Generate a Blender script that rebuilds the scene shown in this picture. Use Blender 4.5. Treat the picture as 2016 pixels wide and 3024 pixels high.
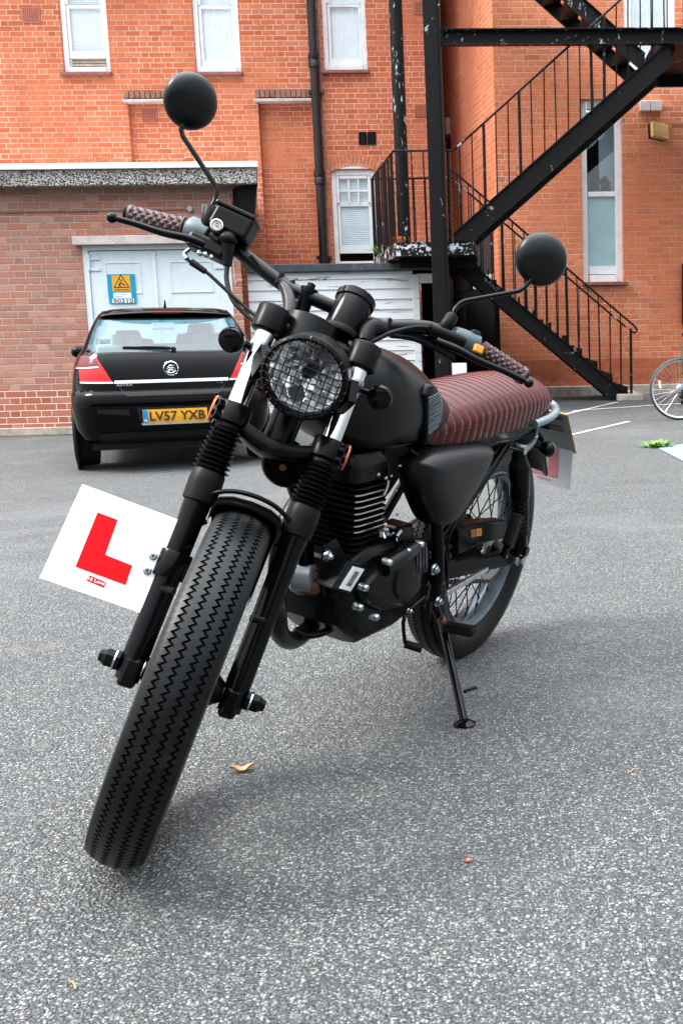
import bpy, bmesh, math, random
from mathutils import Vector, Matrix
V = Vector
R = math.radians
random.seed(7)
for _o in list(bpy.data.objects): bpy.data.objects.remove(_o)
SC = bpy.context.scene
COL = SC.collection

# ------------------------------------------------------------------ camera
FPX, CX, CY = 3145.0, 1637.0, 1445.3          # focal length / principal point in 2016x3024 px
CAM = V((0, 0, .9135))
YAW, PITCH, ROLL = .05383, .13994, -.02021
_f = V((math.sin(YAW), math.cos(YAW), 0)); _r = V((math.cos(YAW), -math.sin(YAW), 0)); _u = V((0, 0, 1))
_f2 = _f*math.cos(PITCH) - _u*math.sin(PITCH); _u2 = _u*math.cos(PITCH) + _f*math.sin(PITCH)
CR = _r*math.cos(ROLL) + _u2*math.sin(ROLL); CU = _u2*math.cos(ROLL) - _r*math.sin(ROLL); CF = _f2
cd = bpy.data.cameras.new('camera'); cam = bpy.data.objects.new('camera', cd); COL.objects.link(cam)
cam.matrix_world = Matrix(((CR.x, CU.x, -CF.x, CAM.x), (CR.y, CU.y, -CF.y, CAM.y), (CR.z, CU.z, -CF.z, CAM.z), (0, 0, 0, 1)))
cd.sensor_fit = 'VERTICAL'; cd.sensor_height = 24; cd.sensor_width = 16
cd.lens = 24*FPX/3024
cd.shift_x = -(CX-1008)/3024; cd.shift_y = (CY-1512)/3024
cd.clip_start = .05; cd.clip_end = 400
SC.camera = cam

# ------------------------------------------------------------------ sky and light
SUN_EL, SUN_AZ = 50, 262        # degrees; azimuth measured from +Y towards +X
w = bpy.data.worlds.new('World'); SC.world = w; w.use_nodes = True
nt = w.node_tree
bg = nt.nodes['Background']
sky = nt.nodes.new('ShaderNodeTexSky'); sky.sky_type = 'NISHITA'; sky.sun_disc = False
sky.sun_elevation = R(SUN_EL); sky.sun_rotation = R(SUN_AZ)
sky.air_density = 1.2; sky.dust_density = 6.0; sky.ozone_density = 1.0
# overcast: the cloud layer is brightest overhead and dims towards the horizon (CIE overcast sky), over a thin share of clear sky
tc = nt.nodes.new('ShaderNodeTexCoord'); sx = nt.nodes.new('ShaderNodeSeparateXYZ'); nt.links.new(tc.outputs['Generated'], sx.inputs[0])
mr = nt.nodes.new('ShaderNodeValToRGB'); nt.links.new(sx.outputs[2], mr.inputs[0]); e = mr.color_ramp.elements
e[0].position = 0; e[0].color = (.13, .14, .15, 1); e[1].position = 1; e[1].color = (1.78, 1.88, 1.95, 1)
for ps, v in ((.30, .21), (.60, .48), (.82, .95)): q = e.new(ps); q.color = (v*.95, v, v*1.06, 1)
cl = nt.nodes.new('ShaderNodeMixRGB'); cl.blend_type = 'MULTIPLY'; cl.inputs[0].default_value = 1; nt.links.new(mr.outputs[0], cl.inputs[1]); cl.inputs[2].default_value = (13.5, 13.5, 13.5, 1)
mxw = nt.nodes.new('ShaderNodeMixRGB'); mxw.inputs[0].default_value = .86; nt.links.new(sky.outputs[0], mxw.inputs[1]); nt.links.new(cl.outputs[0], mxw.inputs[2])
nt.links.new(mxw.outputs[0], bg.inputs[0]); bg.inputs[1].default_value = .14
ld = bpy.data.lights.new('sun', 'SUN'); ld.energy = 1.5; ld.angle = R(20); ld.color = (1, .96, .9)
lo = bpy.data.objects.new('sun', ld); COL.objects.link(lo)
_sd = V((math.sin(R(SUN_AZ))*math.cos(R(SUN_EL)), math.cos(R(SUN_AZ))*math.cos(R(SUN_EL)), math.sin(R(SUN_EL))))
lo.rotation_euler = _sd.to_track_quat('Z', 'Y').to_euler(); lo.location = (0, 0, 30)
vs = SC.view_settings; vs.view_transform = 'Standard'; vs.look = 'None'; vs.gamma = 1; vs.exposure = 1.75; vs.use_curve_mapping = False
SC.cycles.use_denoising = True
SC.cycles.max_bounces = 7; SC.cycles.transparent_max_bounces = 10; SC.cycles.caustics_reflective = False; SC.cycles.caustics_refractive = False

# ------------------------------------------------------------------ where things stand
def ray(px, py): return CR*((px-CX)/FPX) - CU*((py-CY)/FPX) + CF
def U(px, py, Y):                       # the point of the plane Y = const seen at (px, py)
    d = ray(px, py); return CAM + d*(Y/d.y)
def smooth(a, b, x):
    t = max(0, min(1, (x-a)/(b-a))); return t*t*(3-2*t)
def gz(x, y):                           # the yard falls a little to the left and rises to the right-hand building
    return -.15*smooth(.2, -2.6, x)*smooth(4.2, 8.5, y) + .10*smooth(11.5, 15.2, y)*smooth(-1.5, 1.5, x)
def G(px, py, dz=0):
    z = 0
    for _ in range(30):
        d = ray(px, py); p = CAM + d*((z-CAM.z)/d.z); z = gz(p.x, p.y)+dz
    return p

# ------------------------------------------------------------------ mesh helpers
class MB:
    def __init__(s): s.v = []; s.f = []; s.m = []; s.uv = None
    def add(s, vs, fs, m=0):
        n = len(s.v); s.v += [V(p) for p in vs]; s.f += [tuple(i+n for i in f) for f in fs]; s.m += [m]*len(fs); return s
    def box(s, c, size, rot=None, m=0):
        c = V(c); hx, hy, hz = size[0]/2, size[1]/2, size[2]/2
        P = [V((x*hx, y*hy, z*hz)) for x in (-1, 1) for y in (-1, 1) for z in (-1, 1)]
        if rot is not None: P = [rot @ p for p in P]
        return s.add([c+p for p in P], [(0, 1, 3, 2), (4, 6, 7, 5), (0, 4, 5, 1), (2, 3, 7, 6), (0, 2, 6, 4), (1, 5, 7, 3)], m)
    def bar(s, p, q, w, h, up=(0, 0, 1), m=0):     # box from p to q, w across, h along 'up'
        p, q = V(p), V(q); d = (q-p).normalized(); a = d.cross(V(up)).normalized(); b = a.cross(d)
        P = []
        for e in (p, q):
            for sx, sy in ((-1, -1), (1, -1), (1, 1), (-1, 1)): P.append(e + a*(sx*w/2) + b*(sy*h/2))
        return s.add(P, [(3, 2, 1, 0), (4, 5, 6, 7), (0, 1, 5, 4), (1, 2, 6, 5), (2, 3, 7, 6), (3, 0, 4, 7)], m)
    def rings(s, rs, cap=True, closed=True, m=0):
        n = len(rs[0]); vs = [p for r in rs for p in r]; fs = []
        for i in range(len(rs)-1):
            for j in range(n if closed else n-1):
                k = (j+1) % n; fs.append((i*n+j, i*n+k, (i+1)*n+k, (i+1)*n+j))
        if cap: fs.append(tuple(reversed(range(n)))); fs.append(tuple((len(rs)-1)*n+j for j in range(n)))
        return s.add(vs, fs, m)
    def lathe(s, prof, o, ax, n=24, cap=True, m=0, ref=None):   # prof = [(r, h)]
        o = V(o); ax = V(ax).normalized(); a = V(ref) if ref else (V((0, 0, 1)) if abs(ax.z) < .9 else V((1, 0, 0)))
        a = (a-ax*a.dot(ax)).normalized(); b = ax.cross(a)
        rs = [[o+ax*h+(a*math.cos(t)+b*math.sin(t))*max(r, 1e-5) for t in [2*math.pi*j/n for j in range(n)]] for r, h in prof]
        return s.rings(rs, cap, True, m)
    def cyl(s, p, q, r, r2=None, n=16, m=0):
        p, q = V(p), V(q); return s.lathe([(r, 0), (r if r2 is None else r2, (q-p).length)], p, q-p, n, True, m)
    def tube(s, pts, r, n=8, sm=6, m=0, cap=True):
        pts = [V(p) for p in pts]
        if sm and len(pts) > 2: pts = catmull(pts, sm)
        k = len(pts); rad = r if callable(r) else (lambda t: r)
        d0 = (pts[1]-pts[0]).normalized(); a = d0.orthogonal().normalized(); rs = []
        for i, p in enumerate(pts):
            d = (pts[min(i+1, k-1)]-pts[max(i-1, 0)]).normalized(); a = (a-d*a.dot(d)).normalized(); b = d.cross(a); q = rad(i/(k-1))
            rs.append([p+(a*math.cos(t)+b*math.sin(t))*q for t in [2*math.pi*j/n for j in range(n)]])
        return s.rings(rs, cap, True, m)
    def prism(s, poly, o, ux, uy, th, m=0, inset=None):    # polygon in (ux, uy) at o, extruded by th
        o, ux, uy, th = V(o), V(ux), V(uy), V(th); A = [o+ux*p[0]+uy*p[1] for p in poly]
        if ux.cross(uy).dot(th) < 0: A.reverse()
        return s.rings([A, [p+th for p in A]], True, True, m)
    def ball(s, c, r, n=16, k=10, sc=(1, 1, 1), rot=None, m=0):
        c = V(c); rs = []
        for i in range(k+1):
            t = math.pi*i/k; q = max(math.sin(t), 1e-4); ring = []
            for j in range(n):
                p = V((q*math.cos(2*math.pi*j/n)*sc[0], q*math.sin(2*math.pi*j/n)*sc[1], -math.cos(t)*sc[2]))*r
                ring.append(c+(rot @ p if rot is not None else p))
            rs.append(ring)
        return s.rings(rs, True, True, m)
    def xf(s, fn): s.v = [V(fn(p)) for p in s.v]; return s
    def build(s, name, mats, parent=None, smooth=None, bevel=0, seg=2, xf=None):
        if xf: s.xf(xf)
        me = bpy.data.meshes.new(name); me.from_pydata([tuple(p) for p in s.v], [], s.f)
        for mt in (mats if isinstance(mats, (list, tuple)) else [mats]): me.materials.append(mt)
        me.polygons.foreach_set('material_index', s.m)
        if s.uv:
            l = me.uv_layers.new(name='UVMap')
            for poly in me.polygons:
                for li in poly.loop_indices: l.data[li].uv = s.uv[me.loops[li].vertex_index]
        bm = bmesh.new(); bm.from_mesh(me)
        if not s.uv: bmesh.ops.recalc_face_normals(bm, faces=bm.faces)
        bm.to_mesh(me); bm.free()
        if smooth:
            me.polygons.foreach_set('use_smooth', [True]*len(me.polygons)); me.set_sharp_from_angle(angle=R(smooth))
        me.update()
        o = bpy.data.objects.new(name, me); COL.objects.link(o)
        if parent: o.parent = parent
        if bevel:
            b = o.modifiers.new('bevel', 'BEVEL'); b.width = bevel; b.segments = seg; b.limit_method = 'ANGLE'; b.angle_limit = R(40)
        return o
def catmull(P, n):
    out = []
    for i in range(len(P)-1):
        a, b, c, d = P[max(i-1, 0)], P[i], P[i+1], P[min(i+2, len(P)-1)]
        for k in range(n):
            t = k/n; out.append(.5*((2*b)+(c-a)*t+(2*a-5*b+4*c-d)*t*t+(3*b-a-3*c+d)*t*t*t))
    return out+[P[-1]]
def empty(name, loc=(0, 0, 0), rot=(0, 0, 0)):
    o = bpy.data.objects.new(name, None); COL.objects.link(o); o.location = loc; o.rotation_euler = rot; o.empty_display_size = .2; return o
def tag(o, label=None, cat=None, group=None, kind=None):
    for k, v in (('label', label), ('category', cat), ('group', group), ('kind', kind)):
        if v: o[k] = v
    return o
def text(s, name, mt, parent, o, ux, uy, w, h, th=.0006, bold=.0, xf=None):   # lettering centred on o, w wide, h high
    cu = bpy.data.curves.new('t', 'FONT'); cu.body = s; cu.size = 1; cu.extrude = .01; cu.offset = bold; cu.resolution_u = 3
    t = bpy.data.objects.new('t', cu); COL.objects.link(t)
    bpy.context.view_layer.update()
    me = bpy.data.meshes.new_from_object(t.evaluated_get(bpy.context.evaluated_depsgraph_get())); me.name = name
    bpy.data.objects.remove(t)
    X = [v.co.x for v in me.vertices]; Y = [v.co.y for v in me.vertices]
    x0, x1, y0, y1 = min(X), max(X), min(Y), max(Y); o, ux, uy = V(o), V(ux).normalized(), V(uy).normalized(); nn = ux.cross(uy)
    for v in me.vertices:
        p = o+ux*((v.co.x-(x0+x1)/2)*w/(x1-x0))+uy*((v.co.y-(y0+y1)/2)*h/(y1-y0))+nn*(v.co.z/.01*th); v.co = xf(p) if xf else p
    me.materials.clear(); me.materials.append(mt)
    ob = bpy.data.objects.new(name, me); COL.objects.link(ob)
    if parent: ob.parent = parent
    return ob

# ------------------------------------------------------------------ materials
class N:
    def __init__(s, name):
        s.mat = bpy.data.materials.new(name); s.mat.use_nodes = True; s.t = s.mat.node_tree; s.b = s.t.nodes['Principled BSDF']
    def n(s, typ, **k):
        x = s.t.nodes.new('ShaderNode'+typ)
        for a, b in k.items(): setattr(x, a, b)
        return x
    def put(s, sock, v):
        if hasattr(v, 'is_linked') or hasattr(v, 'links'): s.t.links.new(v, sock)
        else:
            if sock.type == 'RGBA' and len(v) == 3: v = (*v, 1)
            sock.default_value = v
    def m(s, op, a, b=None, c=None, clamp=False):
        x = s.n('Math', operation=op, use_clamp=clamp); s.put(x.inputs[0], a)
        if b is not None: s.put(x.inputs[1], b)
        if c is not None: s.put(x.inputs[2], c)
        return x.outputs[0]
    def mix(s, f, a, b, bt='MIX'):
        x = s.n('MixRGB', blend_type=bt); s.put(x.inputs[0], f); s.put(x.inputs[1], a); s.put(x.inputs[2], b); return x.outputs[0]
    def obj(s): return s.n('TexCoord').outputs['Object']
    def uvn(s): return s.n('TexCoord').outputs['UV']
    def mapping(s, v, sc=(1, 1, 1), rot=(0, 0, 0)):
        x = s.n('Mapping'); s.put(x.inputs[0], v); x.inputs['Scale'].default_value = sc; x.inputs['Rotation'].default_value = rot; return x.outputs[0]
    def noise(s, v, sc, det=4, rough=.6, dist=0):
        x = s.n('TexNoise'); s.put(x.inputs['Vector'], v); x.inputs['Scale'].default_value = sc; x.inputs['Detail'].default_value = det
        x.inputs['Roughness'].default_value = rough; x.inputs['Distortion'].default_value = dist; return x.outputs[0]
    def vor(s, v, sc, feat='F1', rnd=1):
        x = s.n('TexVoronoi', feature=feat); s.put(x.inputs['Vector'], v); x.inputs['Scale'].default_value = sc; x.inputs['Randomness'].default_value = rnd; return x
    def ramp(s, f, stops, interp='LINEAR'):
        x = s.n('ValToRGB'); s.put(x.inputs[0], f); e = x.color_ramp.elements; x.color_ramp.interpolation = interp
        while len(e) < len(stops): e.new(.5)
        for q, (p, c) in zip(e, stops): q.position = p; q.color = (c, c, c, 1) if isinstance(c, (int, float)) else (*c, 1)
        return x.outputs[0]
    def bump(s, h, st=.5, d=.01):
        x = s.n('Bump'); x.inputs['Strength'].default_value = st; x.inputs['Distance'].default_value = d; s.put(x.inputs['Height'], h); s.t.links.new(x.outputs[0], s.b.inputs['Normal'])
    def out(s, col=None, rough=None, metal=None, spec=None, **k):
        for nm, v in (('Base Color', col), ('Roughness', rough), ('Metallic', metal), ('Specular IOR Level', spec)):
            if v is not None: s.put(s.b.inputs[nm], v)
        for nm, v in k.items(): s.put(s.b.inputs[nm.replace('_', ' ')], v)
        return s.mat
def plain(name, col, rough=.5, metal=0, var=.25, sc=30, bump=.0, bsc=200, spec=.5, dirt=None, **k):
    """a colour with slight uneven wear, roughness variation and an optional fine bump"""
    q = N(name); o = q.obj(); n1 = q.noise(o, sc, 5, .65)
    c = q.mix(q.ramp(n1, [(.3, 0.0), (.7, 1.0)]), tuple(x*(1-var) for x in col), tuple(min(1, x*(1+var)) for x in col))
    if dirt:
        n3 = q.noise(o, sc*.35, 6, .7); c = q.mix(q.ramp(n3, [(.52, 0.0), (.72, .75)]), c, dirt)
    rr = q.m('MULTIPLY_ADD', n1, rough*.35, rough*.82)
    if bump: q.bump(q.noise(o, bsc, 3, .6), bump, .002)
    return q.out(c, rr, metal, spec, **k)
def glass(name, tint=(.9, .97, 1), refl=.25, rough=.02, fres=1.0):
    q = N(name); q.t.nodes.remove(q.b); o = q.t.nodes['Material Output']
    tr = q.n('BsdfTransparent'); q.put(tr.inputs[0], tint); gl = q.n('BsdfGlossy'); gl.inputs['Roughness'].default_value = rough
    fr = q.n('Fresnel'); q.put(fr.inputs[0], q.m('MULTIPLY_ADD', q.n('NewGeometry').outputs['Backfacing'], 1/1.5-1.5, 1.5))
    mx = q.n('MixShader'); q.put(mx.inputs[0], q.m('MULTIPLY_ADD', fr.outputs[0], fres, refl, clamp=True)); q.t.links.new(tr.outputs[0], mx.inputs[1]); q.t.links.new(gl.outputs[0], mx.inputs[2])
    q.t.links.new(mx.outputs[0], o.inputs[0]); return q.mat
def brick(name, cols, mortar, hide=.5, period=.36, h=.08, mw=.010, dirtcol=(.10, .06, .05), dirt=.25, rough=.85, paint=None, worn=0.0):
    """Flemish-bond brickwork laid in the wall's own metres (UV)"""
    q = N(name); sp = q.n('SeparateXYZ'); uv = q.uvn()
    wob = q.noise(uv, 9, 2); ww = q.m('MULTIPLY_ADD', wob, .008, -.004)
    q.put(sp.inputs[0], uv); u = q.m('ADD', sp.outputs[0], ww); v = q.m('ADD', sp.outputs[1], ww)
    row = q.m('FLOOR', q.m('DIVIDE', v, h)); odd = q.m('MODULO', q.m('ABSOLUTE', row), 2.0)
    uu = q.m('ADD', q.m('DIVIDE', u, period), q.m('ADD', q.m('MULTIPLY', odd, .5), q.m('MULTIPLY', q.m('SINE', q.m('MULTIPLY', row, 7.3)), .035)))
    fu = q.m('FRACT', uu); hd = q.m('GREATER_THAN', fu, 2/3)
    bid = q.m('ADD', q.m('MULTIPLY', q.m('FLOOR', uu), 2.0), hd)
    e1 = q.m('MULTIPLY', q.m('MINIMUM', q.m('MINIMUM', fu, q.m('ABSOLUTE', q.m('SUBTRACT', fu, 2/3))), q.m('SUBTRACT', 1.0, fu)), period)
    fv = q.m('FRACT', q.m('DIVIDE', v, h)); e2 = q.m('MULTIPLY', q.m('MINIMUM', fv, q.m('SUBTRACT', 1.0, fv)), h)
    fine = q.noise(uv, 60, 4, .7)
    edge = q.m('ADD', q.m('MINIMUM', e1, e2), q.m('MULTIPLY_ADD', fine, .008, -.004))
    mask = q.ramp(q.m('DIVIDE', edge, mw), [(.30, 0.0), (.58, 1.0)])           # 1 on the brick
    cv = q.n('CombineXYZ'); q.put(cv.inputs[0], bid); q.put(cv.inputs[1], row)
    wn = q.n('TexWhiteNoise', noise_dimensions='2D'); q.put(wn.inputs[0], cv.outputs[0])
    k = len(cols); bc = q.ramp(wn.outputs[0], [(i/max(1, k-1), c) for i, c in enumerate(cols)])
    bc = q.mix(q.ramp(fine, [(.35, 0.0), (.75, .55)]), bc, tuple(min(1, c*1.45+.03) for c in cols[k//2]))
    n2 = q.noise(uv, .55, 4, .6); sh = q.ramp(n2, [(hide-.08, 0.0), (hide+.08, 1.0)])
    mc = q.mix(sh, q.mix(.55, bc, tuple(c*.85 for c in mortar)), mortar)
    mc = q.mix(q.ramp(q.noise(uv, 14, 3), [(.55, 0.0), (.7, .6)]), mc, tuple(c*.30 for c in mortar))
    if paint: bc = q.mix(q.m('MULTIPLY', q.m('SUBTRACT', 1.0, sh), .62), bc, paint)
    c = q.mix(mask, mc, bc)
    n3 = q.noise(q.mapping(uv, (1.2, .35, 1)), 1.6, 6, .75); c = q.mix(q.m('MULTIPLY', q.ramp(n3, [(.5, 0.0), (.75, 1.0)]), dirt), c, dirtcol)
    if worn:
        n4 = q.noise(uv, 5, 7, .8); c = q.mix(q.m('MULTIPLY', q.ramp(n4, [(.5, 0.0), (.62, 1.0)]), worn), c, dirtcol)
    hgt = q.m('ADD', mask, q.m('MULTIPLY', fine, .35)); q.bump(hgt, .9, .012)
    return q.out(c, q.m('MULTIPLY_ADD', fine, .2, rough-.1), 0, .25)
def peeling(name, base=(.010, .010, .012), under=(.25, .26, .27), rust=(.035, .012, .008), amt=.60, rough=.42, sc=9, stretch=(1, 1, 1)):
    q = N(name); o = q.mapping(q.obj(), stretch); n1 = q.noise(o, sc, 9, .72, .4); n2 = q.noise(o, sc*.45, 3); n3 = q.noise(o, sc*6, 5, .7)
    pm = q.ramp(q.m('ADD', n1, q.m('MULTIPLY_ADD', n2, .8, -.40)), [(amt, 0.0), (amt+.02, 1.0)])
    c = q.mix(q.ramp(n3, [(.40, 0.0), (.72, 1.0)]), base, tuple(b*2.2+.004 for b in base))
    c = q.mix(q.ramp(n1, [(.30, .55), (.42, 0.0)]), c, rust); c = q.mix(pm, c, q.mix(n3, under, tuple(u*1.5 for u in under)))
    q.bump(q.m('ADD', q.m('SUBTRACT', 1.0, pm), q.m('MULTIPLY', n3, .4)), .5, .003)
    return q.out(c, q.m('MULTIPLY_ADD', n3, .35, rough-.15), 0, .16)
# ================================================================== materials of the place
def asphalt():
    q = N('asphalt'); o = q.obj(); wp = q.n('VectorMath', operation='ADD'); q.put(wp.inputs[0], o)
    nz = q.n('TexNoise'); q.put(nz.inputs['Vector'], o); nz.inputs['Scale'].default_value = 75; nz.inputs['Detail'].default_value = 3
    sc = q.n('VectorMath', operation='SCALE'); q.put(sc.inputs[0], nz.outputs['Color']); sc.inputs['Scale'].default_value = .011; q.t.links.new(sc.outputs[0], wp.inputs[1])
    v = q.vor(wp.outputs[0], 172); big = q.noise(o, .55, 5, .65); mid = q.noise(o, 3.2, 5, .7)
    hsv = q.n('SeparateColor'); q.put(hsv.inputs[0], v.outputs['Color'])
    v3 = q.vor(wp.outputs[0], 300); h3 = q.n('SeparateColor'); q.put(h3.inputs[0], v3.outputs['Color'])
    st = q.ramp(q.m('ADD', q.m('MULTIPLY', hsv.outputs[0], .68), q.m('MULTIPLY', h3.outputs[0], .32)), [(.18, (.006, .007, .0075)), (.40, (.040, .045, .046)), (.58, (.140, .151, .152)), (.76, (.31, .324, .322)), (.92, (.54, .54, .51))])
    st = q.mix(q.ramp(hsv.outputs[1], [(.955, 0.0), (.965, .5)]), st, (.36, .20, .15))
    st = q.mix(q.ramp(hsv.outputs[2], [(.90, 0.0), (.91, .4)]), st, (.21, .215, .15))
    gap = q.ramp(v.outputs['Distance'], [(.34, 0.0), (.66, 1.0)])
    c = q.mix(gap, st, (.012, .013, .015))
    c = q.mix(.30, c, q.mix(q.ramp(q.noise(o, 230, 3, .7), [(.38, 0.0), (.62, 1.0)]), (.014, .016, .016), (.25, .264, .267)))
    c = q.mix(q.ramp(mid, [(.30, .45), (.52, 0.0)]), c, (.045, .05, .054)); c = q.mix(q.ramp(big, [(.52, 0.0), (.72, .30)]), c, (.22, .232, .238))
    sp = q.noise(o, 1.1, 7, .75); c = q.mix(q.ramp(sp, [(.62, 0.0), (.69, .30)]), c, (.24, .19, .165))
    stn = q.noise(o, .85, 4, .6, .6); c = q.mix(q.ramp(stn, [(.60, 0.0), (.72, .42)]), c, (.035, .038, .038)); stn2 = q.noise(o, 7, 5, .7); c = q.mix(q.ramp(stn2, [(.66, 0.0), (.74, .35)]), c, (.030, .032, .030))
    q.bump(q.m('ADD', q.m('SUBTRACT', 1.0, v.outputs['Distance']), q.m('MULTIPLY', mid, .4)), 1.0, .009)
    return q.out(c, q.m('MULTIPLY_ADD', hsv.outputs[1], .3, .5), 0, .45)
M_asph = asphalt()
ORANGE = [(.37, .080, .031), (.49, .122, .048), (.55, .160, .068), (.45, .102, .038), (.60, .20, .096), (.52, .138, .056)]
M_brick = brick('orange_brick', ORANGE, (.78, .60, .48), hide=.47, h=.0785, period=.345, mw=.0115, paint=(.56, .158, .070), dirt=.30, dirtcol=(.24, .072, .04))
M_brick2 = brick('orange_brick_second', [tuple(c*1.12 for c in q) for q in ORANGE[1:]]+[(.34, .08, .035)], (.78, .58, .46), hide=.52, h=.0785, period=.345, mw=.011, paint=(.58, .165, .073), dirt=.24, dirtcol=(.20, .065, .035), worn=.12)  # slightly lighter mix of the orange brick with a few worn patches
M_brickw = brick('weathered_brick_base', [tuple(c*.85 for c in q) for q in ORANGE], (.44, .27, .19), hide=.60, h=.0785, period=.345, mw=.011, paint=(.44, .115, .05), dirt=.5, dirtcol=(.14, .045, .028), worn=.5)
M_garb = brick('garage_brick', [(.24, .105, .075), (.34, .150, .105), (.29, .095, .06), (.42, .23, .175), (.38, .11, .058), (.32, .155, .12)], (.50, .39, .32), hide=.46, h=.0817, period=.382, mw=.015, dirt=.26, dirtcol=(.36, .26, .22))
M_garlow = brick('garage_brick_low', [(.38, .105, .052), (.46, .145, .068), (.30, .09, .058), (.43, .17, .11)], (.76, .62, .52), hide=.36, h=.0817, period=.382, mw=.014, dirt=.2, dirtcol=(.30, .10, .05))
M_soldier = plain('brick_on_edge', (.27, .13, .085), .85, var=.4, sc=14, bump=.6, bsc=60, dirt=(.12, .07, .05))
M_arch = plain('arch_brick', (.54, .18, .085), .85, var=.3, sc=12, bump=.5, bsc=60, dirt=(.56, .38, .28))
M_terra = plain('terracotta', (.48, .15, .088), .8, var=.25, sc=30)
M_sill = plain('sill_tile', (.25, .10, .075), .7, var=.35, sc=20, dirt=(.08, .05, .05))
M_white = plain('white_paint', (.80, .81, .82), .45, var=.06, sc=12, bump=.15, bsc=30, dirt=(.62, .63, .63))
M_door = plain('painted_door', (.63, .70, .73), .4, var=.05, sc=6, bump=.1, bsc=25, dirt=(.40, .48, .52))
M_black = peeling('peeling_black_paint', base=(.003, .0029, .0032), amt=.685, sc=8)
M_black2 = peeling('black_paint_streaked', base=(.003, .0029, .0034), amt=.66, sc=10, under=(.42, .48, .52), stretch=(3, 3, 1))
M_blackplat = peeling('black_paint_flaked', base=(.003, .003, .0034), amt=.545, sc=16, under=(.42, .44, .46))
M_matt = plain('matt_black', (.004, .004, .0045), .85, var=.5, sc=8, spec=.15)
M_pipe = plain('pipe_black', (.004, .004, .0045), .35, var=.5, sc=10)
M_steel = plain('grey_steel', (.34, .36, .38), .4, .6, sc=20)
M_dark = plain('dark_room', (.006, .006, .007), .9, sc=4)
M_plinth = plain('plinth_stone', (.36, .31, .26), .85, var=.35, sc=9, bump=.5, bsc=50, dirt=(.13, .11, .09))
M_lint = plain('lintel_concrete', (.50, .42, .40), .8, var=.22, sc=10, bump=.4, bsc=60, dirt=(.72, .66, .64))
M_curt = plain('net_curtain', (.94, .96, .97), .8, var=.05, sc=5)
M_blind = plain('window_blind', (.80, .88, .90), .6, var=.08, sc=5)
M_frost = plain('frosted_glass', (.36, .52, .54), .22, var=.10, sc=3, spec=.5)
M_glass = glass('window_glass', (.97, .99, 1), .06, fres=.35)
M_gdark = plain('dark_glass', (.03, .05, .06), .03, var=.2, sc=3, spec=.9)
M_lead = plain('roof_felt', (.035, .045, .050), .7, var=.4, sc=15, bump=.4, bsc=80, dirt=(.10, .11, .12))
M_conduit = plain('painted_conduit', (.36, .17, .13), .6, var=.3, sc=14, dirt=(.22, .2, .24))
M_mark = plain('road_paint', (.50, .51, .51), .7, var=.3, sc=26, bump=.4, bsc=120, dirt=(.17, .18, .185))
def pebbledash():
    q = N('pebbledash'); o = q.obj(); v = q.vor(o, 52); s = q.n('SeparateColor'); q.put(s.inputs[0], v.outputs['Color'])
    c = q.ramp(s.outputs[0], [(0, (.30, .27, .25)), (.5, (.52, .475, .44)), (1, (.72, .68, .65))]); c = q.mix(q.ramp(v.outputs['Distance'], [(.35, 0.0), (.75, 1.0)]), c, (.06, .05, .05))
    c = q.mix(q.ramp(q.noise(o, 1.7, 6, .7), [(.5, 0.0), (.7, .5)]), c, (.14, .12, .11)); q.bump(q.m('SUBTRACT', 1.0, v.outputs['Distance']), 1, .02)
    return q.out(c, .9, 0, .2)
M_pebble = pebbledash()
def weatherboard():
    q = N('weatherboard_paint'); o = q.obj(); n1 = q.noise(q.mapping(o, (1.2, 1, 11)), 1.6, 9, .7, .3); n2 = q.noise(o, 40, 3)
    k = q.ramp(n1, [(.585, 0.0), (.60, 1.0)]); c = q.mix(q.ramp(n2, [(.3, 0.0), (.8, .25)]), (.70, .72, .735), (.58, .60, .62))
    c = q.mix(k, c, q.mix(n2, (.20, .19, .19), (.38, .36, .35))); q.bump(q.m('SUBTRACT', 1.0, k), .6, .004); return q.out(c, .55, 0, .3)
M_board = weatherboard()

# ================================================================== ground
xs = [-40, -25, -15, -10, -8]+[-6+.5*i for i in range(25)]+[8, 10, 15, 25, 40]
ys = [-30, -15, -6, -2]+[.5*i for i in range(41)]+[24, 32, 45]
g = MB(); g.add([(x, y, gz(x, y)) for y in ys for x in xs], [(j*len(xs)+i, j*len(xs)+i+1, (j+1)*len(xs)+i+1, (j+1)*len(xs)+i) for j in range(len(ys)-1) for i in range(len(xs)-1)])
tag(g.build('asphalt_ground', M_asph, smooth=60), kind='structure')
def line(name, pts, wd, label=None):
    mb = MB(); P = [G(*p, dz=.004) for p in pts]; n = 14
    P = [P[0].lerp(P[1], i/n) for i in range(n+1)]
    d = (P[-1]-P[0]).normalized(); a = V((-d.y, d.x, 0)); 
    L = [p+a*(wd/2*(1+random.uniform(-.25, .25))) for p in P]; Q = [p-a*(wd/2*(1+random.uniform(-.25, .25))) for p in P]
    for s in (L, Q):
        for p in s: p.z = gz(p.x, p.y)+.004
    mb.add(L+Q, [(i, i+1, n+2+i, n+1+i) for i in range(n)]); tag(mb.build(name, M_mark), kind='structure')
line('road_marking', [(1640, 1228), (1824, 1187)], .05)
line('road_marking', [(1690, 1213), (2120, 1184)], .05)
line('road_marking', [(1640, 1294), (1856, 1244)], .045)

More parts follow.
